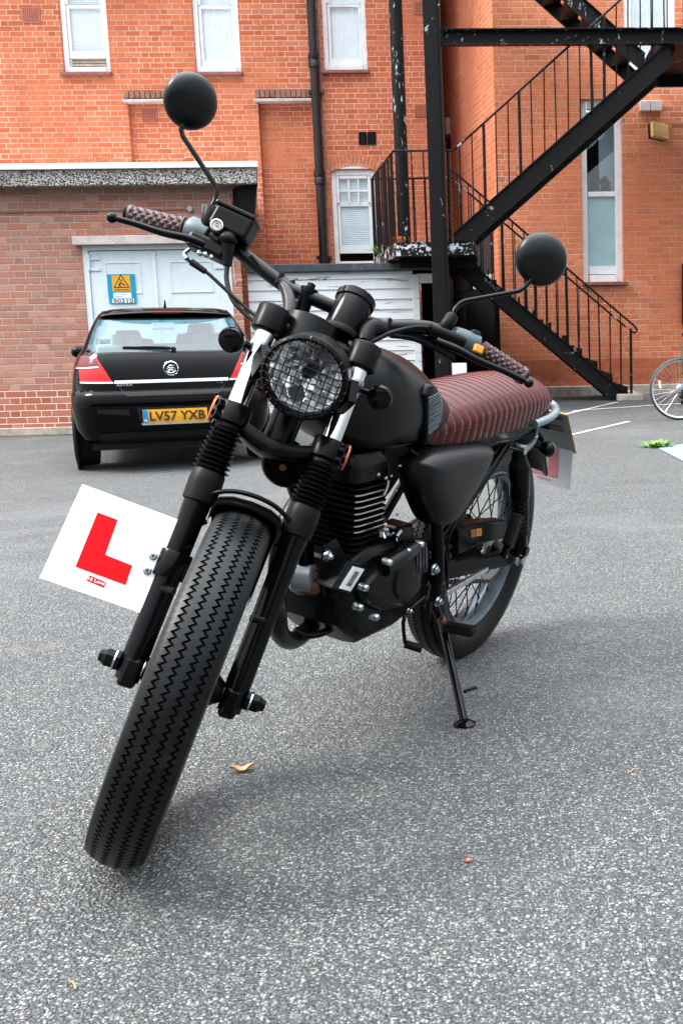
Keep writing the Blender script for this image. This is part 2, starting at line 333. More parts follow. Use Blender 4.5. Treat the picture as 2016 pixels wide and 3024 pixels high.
# ================================================================== garage
YG = 13.7
def face(name, mt, parent, X0, X1, Z0, Z1, Y, holes=(), extra=None, us=(), vs=()):
    """a wall in the plane Y, facing the yard, with rectangular openings; UV in metres"""
    xs = sorted({X0, X1, *[h[0] for h in holes], *[h[1] for h in holes]}); zs = sorted({Z0, Z1, *[h[2] for h in holes], *[h[3] for h in holes]})
    mb = MB(); mb.uv = []
    for i in range(len(xs)-1):
        for j in range(len(zs)-1):
            a, b, c, d = xs[i], xs[i+1], zs[j], zs[j+1]
            if a < X0 or b > X1 or c < Z0 or d > Z1 or any(a >= h[0]-1e-6 and b <= h[1]+1e-6 and c >= h[2]-1e-6 and d <= h[3]+1e-6 for h in holes): continue
            mb.add([(a, Y, c), (b, Y, c), (b, Y, d), (a, Y, d)], [(0, 1, 2, 3)]); mb.uv += [(a, c), (b, c), (b, d), (a, d)]
    for h in holes:                       # brick reveals
        a, b, c, d = h[:4]; dp = h[4] if len(h) > 4 else .12
        for p, q in (((a, c), (a, d)), ((b, d), (b, c)), ((a, d), (b, d)), ((b, c), (a, c))):
            mb.add([(p[0], Y, p[1]), (q[0], Y, q[1]), (q[0], Y+dp, q[1]), (p[0], Y+dp, p[1])], [(0, 1, 2, 3)])
            if abs(p[0]-q[0]) < 1e-6: mb.uv += [(p[0], p[1]), (q[0], q[1]), (q[0]+dp, q[1]), (p[0]+dp, p[1])]
            else: mb.uv += [(p[0], p[1]), (q[0], q[1]), (q[0], q[1]+dp), (p[0], p[1]+dp)]
    return mb.build(name, mt, parent)
def plane_wall(name, mt, parent, p, q, z0, z1, z1b=None):
    p, q = V(p), V(q); L = (q-p).length; mb = MB(); mb.uv = [(0, z0), (L, z0), (L, z1b or z1), (0, z1)]
    mb.add([(p.x, p.y, z0), (q.x, q.y, z0), (q.x, q.y, z1b or z1), (p.x, p.y, z1)], [(0, 1, 2, 3)]); return mb.build(name, mt, parent)
gar = tag(empty('brick_garage', (U(360, 700, YG).x, YG, -.15)), 'low brick garage with a pebbledash roof edge and pale blue double doors', 'garage')
GI = gar.matrix_world
def gp(mb, name, mt, **k):
    par = k.pop('par', gar); off = gar.location; mb.v = [p-off for p in mb.v] if par is gar else [p-off for p in mb.v]; return mb.build(name, mt, par, **k)
def face_l(name, mt, parent, off, *a, **k):
    o = face(name, mt, parent, *a, **k); o.data.transform(Matrix.Translation(-V(off))); return o
XL = -11.0; XR = U(718, 900, YG).x
DX0, DX1 = U(246, 800, YG).x, U(683, 800, YG).x
ZD = U(450, 722, YG).z; ZF0 = U(300, 557, YG).z; ZF1 = U(300, 510, YG).z; ZF2 = U(300, 492, YG).z
ZLOW = .42
face_l('wall', M_garb, gar, gar.location, XL, XR, ZLOW, ZF1, YG, holes=[(DX0, DX1, ZLOW, ZD, .10)])
face_l('lower_wall', M_garlow, gar, gar.location, XL, XR, -.08, ZLOW, YG-.0, holes=[(DX0, DX1, -.08, ZLOW, .10)])
gp(MB().box(((XL+DX0)/2, YG-.03, -.10), (DX0-XL, .07, .10)), 'plinth', M_plinth, bevel=.01)
o = plane_wall('side_wall', M_garb, gar, (XR, YG, 0), (XR*17.4/YG-.05, 17.4, 0), -.2, ZF1); o.data.transform(Matrix.Translation(-gar.location))
XF = U(758, 540, YG-.25).x
def slabpoly(e, z0, z1): P = [(XL, YG-.25-e), (XF+e, YG-.25-e), ((XF+e)*17.46/(YG-.25)-.06, 17.46), (XL, 17.46)]; return MB().rings([[V((x, y, z0)) for x, y in P], [V((x, y, z1)) for x, y in P]])
gp(slabpoly(0, ZF0, ZF1), 'roof_slab', M_pebble, bevel=.012); gp(slabpoly(.03, ZF1+.003, ZF2), 'roof_flashing', M_white, bevel=.006)
kb = [U(*q, YG-.16) for q in ((703, 552), (762, 540), (757, 575), (739, 655), (703, 655))]; gp(MB().rings([kb, [p+V((-.10, .14, 0)) for p in kb]]), 'corner_bracket', M_matt, bevel=.006)
mb = MB(); x1 = U(560, 700, YG).x; mb.box(((U(221, 700, YG).x+XR-.02)/2, YG-.03, (ZD+U(400, 697, YG).z)/2), (XR-.02-U(221, 700, YG).x, .14, U(400, 697, YG).z-ZD)); gp(mb, 'lintel', M_lint, bevel=.006)
xm = U(455, 800, YG).x; zb = -.06
fr = MB(); fr.box((DX0+.035, YG+.05, (zb+ZD)/2), (.07, .08, ZD-zb)); fr.box((DX1-.035, YG+.05, (zb+ZD)/2), (.07, .08, ZD-zb)); fr.box(((DX0+DX1)/2, YG+.05, ZD-.03), (DX1-DX0-.142, .08, .06)); gp(fr, 'door_frame', M_door, bevel=.004)
def door(x0, x1, hside):
    mb = MB(); cx = (x0+x1)/2; w = x1-x0; y = YG+.055
    mb.box((cx, y, (zb+ZD-.07)/2), (w, .045, ZD-.07-zb))
    for z0, z1 in ((U(400, 865, YG).z, U(400, 775, YG).z), (.25, .95)):   # raised beads round the panels
        a, b = x0+.19, x1-.17
        for c, s in (((a, (z0+z1)/2), (.014, z1-z0)), ((b, (z0+z1)/2), (.014, z1-z0)), ((cx+.01, z0), (b-a+.014, .014)), ((cx+.01, z1), (b-a+.014, .014))):
            mb.box((c[0], y-.026, c[1]), (s[0], .012, s[1]))
    d = gp(mb, 'door', M_door, bevel=.003); hx = x0 if hside < 0 else x1
    for z in (ZD-.20, 1.0, .3):
        h = MB(); h.cyl((hx, YG+.01, z-.10), (hx, YG+.01, z+.10), .014, n=10)
        for k in (0, .13): h.box((hx-hside*(.06), YG+.024, z-.03+k-.06), (.14, .012, .035)); [h.cyl((hx-hside*(.05+.05*i), YG+.021, z-.09+k), (hx-hside*(.05+.05*i), YG+.012, z-.09+k), .011, n=8) for i in (0, 1)]
        gp(h, 'hinge', M_door, par=d)
    return d
door(DX0+.075, xm-.004, -1); door(xm+.004, DX1-.075, 1)
gp(MB().box((xm, YG+.022, (zb+ZD-.07)/2), (.05, .016, ZD-.1-zb)), 'door_bead', M_door, bevel=.003)
# conduit, junction box and outside socket along the top of the garage wall
eb = tag(empty('conduit_run', (U(608, 618, YG).x, YG, U(608, 618, YG).z)), 'brown conduit with grey junction box under the garage roof edge', 'conduit')
def lp(par, mb, name, mt, **k):
    top = par
    while top.parent: top = top.parent
    off = top.location; mb.v = [p-off for p in mb.v]; return mb.build(name, mt, par, **k)
mb = MB().tube([U(-400, 632, YG-.02), U(0, 626, YG-.02), U(260, 622, YG-.02), U(560, 617, YG-.02)], .007, 6, 0)
lp(eb, mb, 'conduit', M_conduit)
lp(eb, MB().tube([U(640, 600, YG-.02), U(650, 578, YG-.02), U(668, 578, YG-.02), U(676, 592, YG-.02), U(692, 820, YG-.02), U(700, 827, YG-.02), U(716, 827, YG-.02)], .006, 6, 3), 'conduit', M_lint)
b = lp(eb, MB().box(U(620, 617, YG-.03), (.19, .07, .115)), 'junction_box', M_steel, bevel=.012); p = U(563, 618, YG-.02); lp(eb, MB().cyl(p, p+V((0, -.045, 0)), .034, n=16), 'socket_cap', M_steel, bevel=.006)

# warning sign on the garage door
M_blue = plain('sign_blue', (.0, .27, .42), .35, var=.06); M_yel = plain('sign_yellow', (.72, .34, .02), .35, var=.06); M_ink = plain('sign_ink', (.02, .015, .01), .5); M_wp = plain('sign_white', (.80, .82, .83), .35, var=.04)
YS = YG+.020
sc_, sb = U(361, 852, YS), U(361, 852, YS)
sg = tag(empty('warning_sign', U(361, 852, YS)), 'blue and yellow electrical danger sign numbered 90310 on the garage door', 'sign')
def sp(px, py, dy=0): return U(px, py, YS-dy)
def srect(name, x0, y0, x1, y1, dy, mt, par=sg):
    a, b = sp(x0, y1), sp(x1, y0); return lp(par, MB().box(((a.x+b.x)/2, YS-dy, (a.z+b.z)/2), (b.x-a.x, .003, b.z-a.z)), name, mt)
srect('sign_board', 324, 809, 398, 897, .002, M_blue); srect('warning_panel', 334, 813, 384, 861, .005, M_yel); srect('notice_panel', 337, 864, 388, 881, .005, M_wp); srect('number_panel', 333, 882, 396, 895, .005, M_wp)
def lt(s, name, px, py, wpx, hpx, mt, par, dy=.008, bold=.0):
    c = sp(px, py, dy); k = YS/FPX*1.0; o = text(s, name, mt, par, c-par.location if par.parent is None else c-sg.location, (1, 0, 0), (0, 0, 1), wpx*k, hpx*k, bold=bold); return o
lt('90310', 'number', 364.5, 888.5, 56, 10, M_ink, sg, bold=.01); lt('DANGER OF DEATH', 'wording', 360.5, 855.5, 42, 4, M_ink, sg, bold=.02)
lt('Keep out. High voltage', 'small_print', 358, 869, 34, 2.5, M_ink, sg); lt('equipment inside', 'small_print', 352, 875, 22, 2.5, M_ink, sg)
c = sp(358.5, 833, .008)-sg.location; k = YS/FPX
def tri(r): return [(r*math.cos(t), r*math.sin(t)) for t in (R(90), R(210), R(330))]
tb = MB(); tb.prism(tri(26*k), c+V((0, .0006, -3*k)), (1, 0, 0), (0, 0, 1), (0, -.0006, 0)); tb.build('warning_triangle', M_ink, sg)
tb = MB(); tb.prism(tri(20.5*k), c+V((0, -.0005, -3*k)), (1, 0, 0), (0, 0, 1), (0, -.0006, 0)); tb.build('triangle_field', M_yel, sg)
fg = MB()                                # falling figure and lightning bolt
def stroke(pts, wd):
    for a, b in zip(pts, pts[1:]):
        a, b = V((a[0]*k, 0, a[1]*k))+c+V((0, -.0022, 0)), V((b[0]*k, 0, b[1]*k))+c+V((0, -.0022, 0)); fg.bar(a, b, wd*k, .0006, up=(0, 1, 0))
stroke([(-4, 12), (-3, 5), (2, 6), (0, -1)], 2.2); stroke([(-9, -9), (-3, -4), (4, -6), (10, -10)], 2.8); stroke([(-3, -4), (-6, -11), (-1, -12)], 2.2); stroke([(4, -6), (8, -3)], 2.2); fg.ball(c+V((-3*k, -.002, -1.2*k)), 2.3*k, 10, 6, (1, .2, 1)); fg.build('figure', M_ink, sg)

# ================================================================== the brick building
YM, YR, ZT = 17.5, 15.6, 9.5
bld = tag(empty('brick_building', (0, YM, 0)), 'large orange brick building with sash windows and a projecting wing behind the yard', 'building')
def bp(mb, name, mt, par=None, **k): return lp(par or bld, mb, name, mt, **k)
XC = U(1470, 700, YR).x; PC1 = U(1329, 400, 18.6); PC2 = U(1284, 400, 19.9); XME = U(1273, 400, YM).x
def rc(l, r, t, b, Y, pyl, pyr, topz=None):       # opening from its px edges
    return (U(l, pyl, Y).x, U(r, pyr, Y).x, U((l+r)/2, b, Y).z, topz if topz else U((l+r)/2, t, Y).z)
W1 = rc(190, 328, 0, 216, YM, 216, 216, U(250, 216, YM).z+2.0)
W2 = rc(579, 713, 0, 216, YM, 216, 216, U(640, 216, YM).z+2.0)
W3 = rc(957, 1085, 0, 210, YM, 205, 205, U(1020, 210, YM).z+2.0)
W4 = rc(982, 1110, 500, 790, YM, 650, 650)
holes = [(*W1, .14), (*W2, .14), (*W3, .14), (*W4, .14)]
PZ1, PZ2 = U(440, 303, YM).z, U(850, 301, YM).z; PN1 = (U(384, 400, YM).x, U(549, 480, YM).x, -.3, PZ1, .13); PN2 = (U(771, 480, YM).x, U(926, 480, YM).x, -.3, PZ2, .16); holes += [PN1, PN2]
def bf(name, mt, *a, **k): return face_l(name, mt, bld, bld.location, *a, **k)
bf('main_wall', M_brick, -14.0, XME, -.3, ZT, YM, holes=holes)
def bw(name, mt, p, q, z0, z1):
    o = plane_wall(name, mt, bld, p, q, z0, z1); o.data.transform(Matrix.Translation(-bld.location)); return o
bw('end_return', M_brick2, (XME, YM, 0), (XME+.15, 21, 0), -.3, ZT)
ZL = U(1315, 405, 18.9).z
bw('canted_wall', M_brick2, (PC1.x, PC1.y, 0), (XC, YR, 0), -.1, ZT)
bw('recess_wall', M_brick, (PC2.x, PC2.y, 0), (PC1.x, PC1.y, 0), ZL, ZT)
bw('infill_wall', M_brick2, (XME-.2, 18.72, 0), (PC1.x+.02, 18.62, 0), -.3, U(1312, 447, 18.7).z)
d = (PC2-PC1).normalized(); up = (0, 0, 1)
nrm = V((d.y, -d.x, 0)); nrm = nrm if nrm.x < 0 else -nrm
a = V((PC1.x, PC1.y, 0))+nrm*.02; b = V((PC2.x, PC2.y, 0))+nrm*.02
bp(MB().bar(a+V((0, 0, ZL+.13)), b+V((0, 0, ZL+.13)), .1, .26), 'stone_lintel', M_plinth)
bp(MB().box((XME+.6, 20.6, 2), (2.4, .1, 9)), 'dark_recess', M_dark)
W5 = rc(1718, 1838, 292, 832, YR, 600, 600)
W6 = rc(1840, 1992, 0, 205, YR, 60, 60, U(1900, 205, YR).z+2.1)
ZB = .62
bf('wing_wall', M_brick2, XC, 7.5, ZB, ZT, YR, holes=[(*W5, .17), (*W6, .14)])
bf('wing_wall_base', M_brickw, XC, 7.5, .15, ZB, YR)
bp(MB().box(((XC+7.5)/2, YR-.05, .155), (7.5-XC, .12, .16)), 'plinth', M_plinth, bevel=.012)
bw('wing_side', M_brick2, (7.5, YR, 0), (7.5, 26, 0), -.2, ZT); bw('end_wall', M_brick, (-14, 26, 0), (-14, YM, 0), -.3, ZT)
def slab(name, mt, x0, x1, y0, y1, z0, z1, par=None, bev=.004): return bp(MB().box(((x0+x1)/2, (y0+y1)/2, (z0+z1)/2), (x1-x0, y1-y0, z1-z0)), name, mt, par, bevel=bev)
slab('roof', M_lead, -14.2, 7.7, 15.7, 26, ZT, ZT+.2)
def sash(w, Y, rail=None, sill=True, inner='curtain', bars=None, lowgap=0, dp=.10, half=.07, meet=None, upper_in=None):
    a, b, c, d = w; y = Y+dp; f = MB(); j = half
    f.box((a+j/2, y, (c+d)/2), (j, .10, d-c)); f.box((b-j/2, y, (c+d)/2), (j, .10, d-c)); f.box(((a+b)/2, y-.01, c+.05), (b-a-2*j-.004, .12, .10)); f.box(((a+b)/2, y, d-.04), (b-a-2*j-.004, .10, .08))
    wn = bp(f, 'window', M_white, bevel=.004); zc = c+.10; s = MB()
    mt_ = meet if meet else (c+d)/2
    # lower sash
    z0 = zc+lowgap; s.box(((a+b)/2, y+.012, z0+.055), (b-a-2*j-.01, .05, .11)); s.box(((a+b)/2, y+.012, mt_), (b-a-2*j-.01, .05, .05))
    for x in (a+j+.026, b-j-.026): s.box((x, y+.012, (z0+.112+mt_-.027)/2), (.042, .05, mt_-.027-z0-.112))
    for x in (a+j+.024, b-j-.024): s.box((x, y-.022, (mt_+.027+d-.08)/2), (.04, .04, d-.08-mt_-.027))
    s.box(((a+b)/2, y-.022, d-.11), (b-a-2*j-.1, .04, .05))
    bp(s, 'sash', M_white, wn, bevel=.003)
    if bars:
        g = MB(); n, m_ = bars; x0, x1, q0, q1 = a+j+.045, b-j-.045, mt_+.027, d-.137
        for i in range(1, n): x = x0+(x1-x0)*i/n; g.box((x, y-.02, (q0+q1)/2), (.022, .03, q1-q0))
        for i in range(1, m_): z = q0+(q1-q0)*i/m_; g.box(((x0+x1)/2, y-.018, z), (x1-x0, .026, .022))
        bp(g, 'glazing_bar', M_white, wn)
    bp(MB().box(((a+b)/2, y+.02, (z0+.1+mt_)/2), (b-a-2*j-.09, .006, mt_-z0-.1)), 'pane', M_glass, wn); bp(MB().box(((a+b)/2, y-.02, (mt_+d-.1)/2), (b-a-2*j-.09, .006, d-.13-mt_)), 'pane', M_glass, wn)
    if sill: bp(MB().box(((a+b)/2, Y-.005, c-.025), (b-a+.06, .2, .046)), 'sill', M_sill, wn, bevel=.006)
    bp(MB().box(((a+b)/2, y+.9, (c+d)/2), (b-a+.3, .02, d-c+.3)), 'dark_room', M_dark, wn)
    return wn, y, z0
def blind(wn, w, y, z0, z1, mt, pitch=.035):
    mb = MB(); a, b = w[0]+.08, w[1]-.08; z = z0
    while z < z1: mb.box(((a+b)/2, y, z), (b-a, .006, pitch*.86), Matrix.Rotation(R(-22), 3, 'X')); z += pitch
    b_ = bp(mb, 'blind', mt, wn); bp(MB().box(((a+b)/2, y+.025, (z0+z1)/2), (b-a, .004, z1-z0)), 'blind_backing', mt, wn)
def curtain(wn, w, y, z0, z1, mt, amp=.012, fr=9):
    mb = MB(); n = 70; a, b = w[0]+.06, w[1]-.06; P = []
    for zz, fl in ((z0, 1), (z1, .6)):
        P.append([V((a+(b-a)*i/n, y+amp*fl*math.sin(i*fr*.2+math.sin(i*.37)*1.5), zz)) for i in range(n+1)])
    mb.rings(P, False, False); bp(mb, 'curtain', mt, wn, smooth=60)
M_louv = plain('cane_blind', (.50, .40, .30), .7, var=.3, sc=20)
wn, y, z0 = sash(W1, YM, lowgap=.14); blind(wn, W1, y+.05, W1[2]+.25, W1[3], M_curt, .028); blind(wn, W1, y+.035, W1[2]+.11, W1[2]+.27, M_louv, .045)
wn, y, z0 = sash(W2, YM); curtain(wn, W2, y+.045, W2[2]+.1, W2[3], M_curt)
wn, y, z0 = sash(W3, YM); curtain(wn, W3, y+.06, W3[2]+.1, W3[3], M_curt, .006)
wn, y, z0 = sash(W4, YM, lowgap=U(1040, 741, YM).z-W4[2]-.13, bars=(3, 2), meet=U(1040, 603, YM).z, sill=False); blind(wn, W4, y+.032, z0+.10, W4[3], M_blind, .03)
# wing window: dark upper light, frosted lower light, deep brick reveal
a, b, c, d = W5; y5 = YR+.13
f = MB(); f.box((a+.04, y5, (c+d)/2), (.08, .1, d-c)); f.box((b-.05, y5, (c+d)/2), (.10, .1, d-c)); f.box(((a+b)/2, y5-.015, c+.05), (b-a-.184, .13, .10)); zr = U(1780, 570, YR).z; f.box(((a+b)/2, y5+.01, c+.17), (b-a-.19, .06, .11)); f.box(((a+b)/2, y5+.01, zr), (b-a-.19, .06, .07)); f.box(((a+b)/2, y5, d-.06), (b-a-.19, .1, .12))
wn = bp(f, 'window', M_white, bevel=.005); bp(MB().box(((a+b)/2, y5+.03, (c+.2+zr)/2), (b-a-.18, .008, zr-c-.2)), 'frosted_pane', M_frost, wn)
bp(MB().box(((a+b)/2, y5+.03, (d-.1+zr)/2), (b-a-.18, .008, d-.1-zr)), 'pane', M_glass, wn); slab('sill', M_sill, a-.02, b+.05, YR-.07, YR+.1, c-.05, c-.004, wn)
slab('dark_room', M_dark, a-.1, b+.1, YR+.9, YR+.92, c, d, wn)
M_skyb = plain('sky_reflection', (.50, .72, .82), .5, var=.12, sc=2); M_leafb = plain('greenery_reflection', (.03, .05, .012), .7, var=.6, sc=30)
slab('sky_reflection_sheet', M_skyb, a+.30, b-.02, YR+.55, YR+.56, zr-.05, d, wn); mb = MB()  # sky and garden reflection of the upper pane, built as coloured pieces behind it
for i in range(60): p = V((random.uniform(a+.32, b-.15), YR+.5+random.uniform(-.05, .03), zr+random.uniform(.02, .30)*random.random()**.4)); mb.ball(p, random.uniform(.02, .045), 5, 3, (1, .6, .7))
bp(mb, 'greenery_reflection', M_leafb, wn)
# tall white window behind the upper landing
a, b, c, d = W6; f = MB(); f.box((a+.05, YR+.07, (c+d)/2), (.1, .08, d-c)); f.box((b-.05, YR+.07, (c+d)/2), (.1, .08, d-c)); f.box(((a+b)/2, YR+.07, c+.06), (b-a-.204, .08, .12)); wn = bp(f, 'window', M_white, bevel=.004)
slab('pane', M_glass, a+.1, b-.1, YR+.09, YR+.097, c+.1, d, wn); curtain(wn, (a, b), YR+.14, c+.1, d, M_curt, .006)
# low window glimpsed under the stair, in the canted wall
d = V((XC-PC1.x, YR-PC1.y, 0)).normalized(); nn = V((d.y, -d.x, 0)); nn = nn if nn.x < 0 else -nn
c = V((XC, YR, 0))-d*.85+nn*.02; q0, q1 = U(1450, 832, 16.4).z, U(1450, 700, 16.4).z
f = MB().bar(c-d*.55+V((0, 0, q0)), c+d*.55+V((0, 0, q0)), .1, .16); wn = bp(f, 'window', M_white, bevel=.004)
bp(MB().bar(c-d*.5+V((0, 0, (q0+q1)/2+.05)), c+d*.5+V((0, 0, (q0+q1)/2+.05)), .05, q1-q0-.1), 'pane', M_gdark, wn)
# recessed panels under brick-on-edge corbels
def panel(h, zcap, dp):
    x0, x1, zb_, ztop, d_ = h; bf('recessed_panel', M_brick, x0-.05, x1+.05, zb_, ztop+.05, YM+dp)
    mb = MB(); n = int((x1-x0+.06)/.078); a0 = x0-.03; wd = (x1-x0+.06)/n
    for i in range(n): mb.box((a0+wd*(i+.5), YM-.01, (ztop+zcap)/2+.03), (wd-.011, .11, zcap-ztop-.05+random.uniform(-.012, .012)))
    cp = bp(mb, 'corbel', M_soldier, bevel=.008); bp(MB().box(((x0+x1)/2, YM+.02, (ztop+zcap)/2+.03), (x1-x0+.05, .09, zcap-ztop-.03)), 'corbel_mortar', M_soldier, cp); bp(MB().box(((x0+x1)/2, YM-.02, ztop+.012), (x1-x0+.09, .17, .045)), 'drip_course', M_lint, cp, bevel=.012)
panel(PN1, U(440, 273, YM).z, .13); panel(PN2, U(850, 269, YM).z, .16)
# segmental arches
def arch(pxl, pxr, pyc, pye, thick=.20, rows=18, dark=True):
    a, b = U(pxl, pye, YM), U(pxr, pye, YM); top = U((pxl+pxr)/2, pyc, YM).z; w_ = (b.x-a.x)/2; s = top-a.z; r = (w_*w_+s*s)/(2*s); o = V(((a.x+b.x)/2, YM-.012, top-r)); th = math.asin(w_/r); mb = MB()
    for i in range(rows):
        t0, t1 = -th+2*th*i/rows+.006, -th+2*th*(i+1)/rows-.006; r0, r1 = r, r+thick
        mb.prism([(r0*math.sin(t0), r0*math.cos(t0)), (r0*math.sin(t1), r0*math.cos(t1)), (r1*math.sin(t1), r1*math.cos(t1)), (r1*math.sin(t0), r1*math.cos(t0))], o, (1, 0, 0), (0, 0, 1), (0, .03, 0))
    bp(mb, 'brick_arch', M_arch)
    if dark: bp(MB().prism([(r*math.sin(-th+2*th*i/12), r*math.cos(-th+2*th*i/12)) for i in range(13)], o+V((0, .004, 0)), (1, 0, 0), (0, 0, 1), (0, .02, 0)), 'arch_head', M_sill)
arch(212, 350, 500, 512); arch(612, 722, 493, 504)
# arched head of the lower window: white infill and arch above
a4, b4 = U(980, 502, YM), U(1110, 506, YM); arch(978, 1112, 490, 508, .17, 14, dark=False)
w_ = (W4[1]-W4[0])/2; s = .085; r = (w_*w_+s*s)/(2*s); th = math.asin(w_/r); o = V(((W4[0]+W4[1])/2, YM-.004, W4[3]+s-r+.01))
bp(MB().prism([(r*math.sin(-th+2*th*i/12), r*math.cos(-th+2*th*i/12)) for i in range(13)], o, (1, 0, 0), (0, 0, 1), (0, .02, 0)), 'arch_head', M_white)
# terracotta and iron air bricks
def vent(name, l, t, r_, b_, mt, holes, dm, Y=YM):
    p, q = U(l, b_, Y), U(r_, t, Y); mb = MB().box(((p.x+q.x)/2, Y-.006, (p.z+q.z)/2), (q.x-p.x, .03, q.z-p.z)); v = bp(mb, name, mt, bevel=.004); h = MB(); n, m_ = holes
    for i in range(n):
        for j in range(m_):
            h.box((p.x+(q.x-p.x)*(i+1)/(n+1), Y-.021, p.z+(q.z-p.z)*(j+1)/(m_+1)), ((q.x-p.x)/(n+1)*dm, .004, (q.z-p.z)/(m_+1)*dm))
    bp(h, 'vent_holes', M_dark, v)
vent('air_vent', 69, 22, 119, 68, M_terra, (8, 7), .5); vent('air_vent', 421, 322, 464, 363, M_terra, (7, 8), .55, YM+.13); vent('air_vent', 1221, 5, 1262, 42, M_terra, (7, 6), .55); vent('air_vent', 1223, 308, 1264, 345, M_terra, (7, 6), .55)
vent('iron_vent', 1060, 390, 1082, 428, M_matt, (1, 5), .5); vent('iron_vent', 1086, 390, 1109, 428, M_matt, (1, 5), .5)

# ================================================================== pipes on the wall
dp = tag(empty('drainpipe', (U(936, 500, YM).x, YM-.12, 1.0)), 'black cast iron drainpipe with collars beside the tall sash window', 'drainpipe')
pb, pt = U(953, 800, YM-.12), U(923, 0, YM-.12); x_ = (pb.x+pt.x)/2
lp(dp, MB().cyl((x_, YM-.12, .5), (x_, YM-.12, ZT), .068, n=20), 'pipe', M_pipe, smooth=40)
def collar(py): z = U(938, py, YM-.12).z; lp(dp, MB().lathe([(.07, -.11), (.088, -.10), (.088, -.02), (.078, 0), (.092, .03), (.092, .10), (.07, .11)], (x_, YM-.12, z), (0, 0, 1), 20), 'collar', M_pipe, smooth=30)
collar(180); collar(525)
for py in (272, 760): z = U(938, py, YM-.12).z; lp(dp, MB().box((x_, YM-.07, z), (.23, .14, .05)), 'bracket', M_pipe, bevel=.006)
cpx = U(957, 400, YM-.04).x; lp_ = tag(empty('conduit_pipe', (cpx, YM-.04, 1)), 'thin dull red conduit rising close beside the black drainpipe', 'conduit')
lp(lp_, MB().cyl((cpx, YM-.04, .5), (cpx, YM-.04, ZT), .017, n=10), 'pipe', M_conduit, smooth=40)
for py in (120, 288, 448, 620): z = U(957, py, YM).z; lp(lp_, MB().cyl((cpx, YM-.04, z-.03), (cpx, YM-.04, z+.03), .024, n=10), 'clip', M_conduit)
px_ = U(2004, 500, YR-.06).x; p2 = tag(empty('rain_pipe', (px_, YR-.06, .3)), 'dark rainwater pipe at the far right of the brick wing', 'drainpipe')
lp(p2, MB().cyl((px_+.08, YR-.06, U(2000, 960, YR).z), (px_+.08, YR-.06, U(2000, 780, YR).z), .05, n=14), 'pipe', M_pipe, smooth=40)

# floodlight and boxes on the wing
fl = tag(empty('floodlight', U(1945, 386, YR)), 'amber bulkhead floodlight angled out from the brick wing wall', 'light fitting')
c = U(1946, 388, YR-.16); rt_ = Matrix.Rotation(R(-18), 3, 'X') @ Matrix.Rotation(R(24), 3, 'Z')
M_amb = plain('amber_lens', (.50, .30, .10), .35, var=.25, sc=30)
lp(fl, MB().box(c, (.27, .07, .225), rt_), 'lens', M_amb, bevel=.012); lp(fl, MB().box(c+V((-.03, .07, .0)), (.25, .07, .21), rt_), 'housing', M_matt, bevel=.01); lp(fl, MB().bar(c+V((0, .06, 0)), c+V((-.02, .17, .02)), .05, .05), 'bracket', M_matt)
lp(fl, MB().tube([c+V((.09, .07, .12)), U(1985, 362, YR-.015), U(2100, 362, YR-.015)], .009, 6, 0), 'cable', M_conduit)
for x0, x1, lb in ((1886, 1917, 'left'), (1919, 1951, 'right')):
    p, q = U(x0, 331, YR), U(x1, 299, YR); b = MB().box(((p.x+q.x)/2, YR-.04, (p.z+q.z)/2), (q.x-p.x, .08, q.z-p.z))
    o = b.build('junction_box', M_lint, bevel=.01); tag(o, 'grey junction box above the floodlight, '+('nearer the tall window' if lb == 'left' else 'nearer the yard corner'), 'junction box', 'paired boxes above the floodlight')

# unseen terrace added behind the camera to darken reflections and cut low sky
ter = tag(empty('unseen_terrace', (0, -13, 0)), 'unseen brick terrace added behind the camera for reflections', 'building')
M_terb = plain('dark_terrace_brick', (.045, .042, .045), .9, var=.3, sc=2)
lp(ter, MB().box((0, -26, 2.6), (60, 6, 5.6)), 'wall', M_terb); lp(ter, MB().rings([[V((x, -29.2, 5.41)), V((x, -22.8, 5.41)), V((x, -26, 7.4))] for x in (-30.3, 30.3)]), 'roof', M_lead)
for i in range(9):
    x = -18+4.5*i; w_ = lp(ter, MB().box((x, -22.98, 4.2), (1.1, .08, 1.5)), 'window', M_white); lp(w_, MB().box((x, -22.93, 4.2), (.95, .03, 1.35)), 'pane', M_gdark); w_ = lp(ter, MB().box((x, -22.98, 1.7), (1.1, .08, 1.7)), 'window', M_white); lp(w_, MB().box((x, -22.93, 1.7), (.95, .03, 1.55)), 'pane', M_gdark)
# ================================================================== steel fire escape
A0, A1, B0, B1 = 13.1, 14.05, 14.25, 15.2
FE0 = U(1290, 1100, A0); fe = tag(empty('fire_escape', (FE0.x, A0, .05)), 'black steel fire escape with peeling paint zigzagging up in front of the brick building', 'staircase')
def fp(mb, name, mt=None, par=None, **k): return lp(par or fe, mb, name, mt or M_black, **k)
ex = [U(1289, 700, A0).x]
px0 = U(1290, 600, A0).x
fp(MB().box((px0, A0, 3.3), (.175, .17, 6.9)), 'post', bevel=.006)
fp(MB().box((px0+.10, A0-.02, 3.1), (.02, .20, 6.5)), 'post', bevel=.003)
cx_ = U(1178, 300, 15.0).x; fp(MB().cyl((cx_, 15.0, 0), (cx_, 15.0, 7.5), .088, n=22), 'column', M_black2, smooth=40)
zb1, zb0 = U(1700, 86, A0-.04).z, U(1700, 133, A0-.04).z
mb = MB().box(((px0+.1+6.2)/2, A0, (zb0+zb1)/2), (6.2-px0-.1, .012, zb1-zb0)); mb.box(((px0+.1+6.2)/2, A0-.05, zb1-.006), (6.2-px0-.1, .1, .012)); mb.box(((px0+.1+6.2)/2, A0-.05, zb0+.006), (6.2-px0-.1, .1, .012)); fp(mb, 'beam', M_black2)
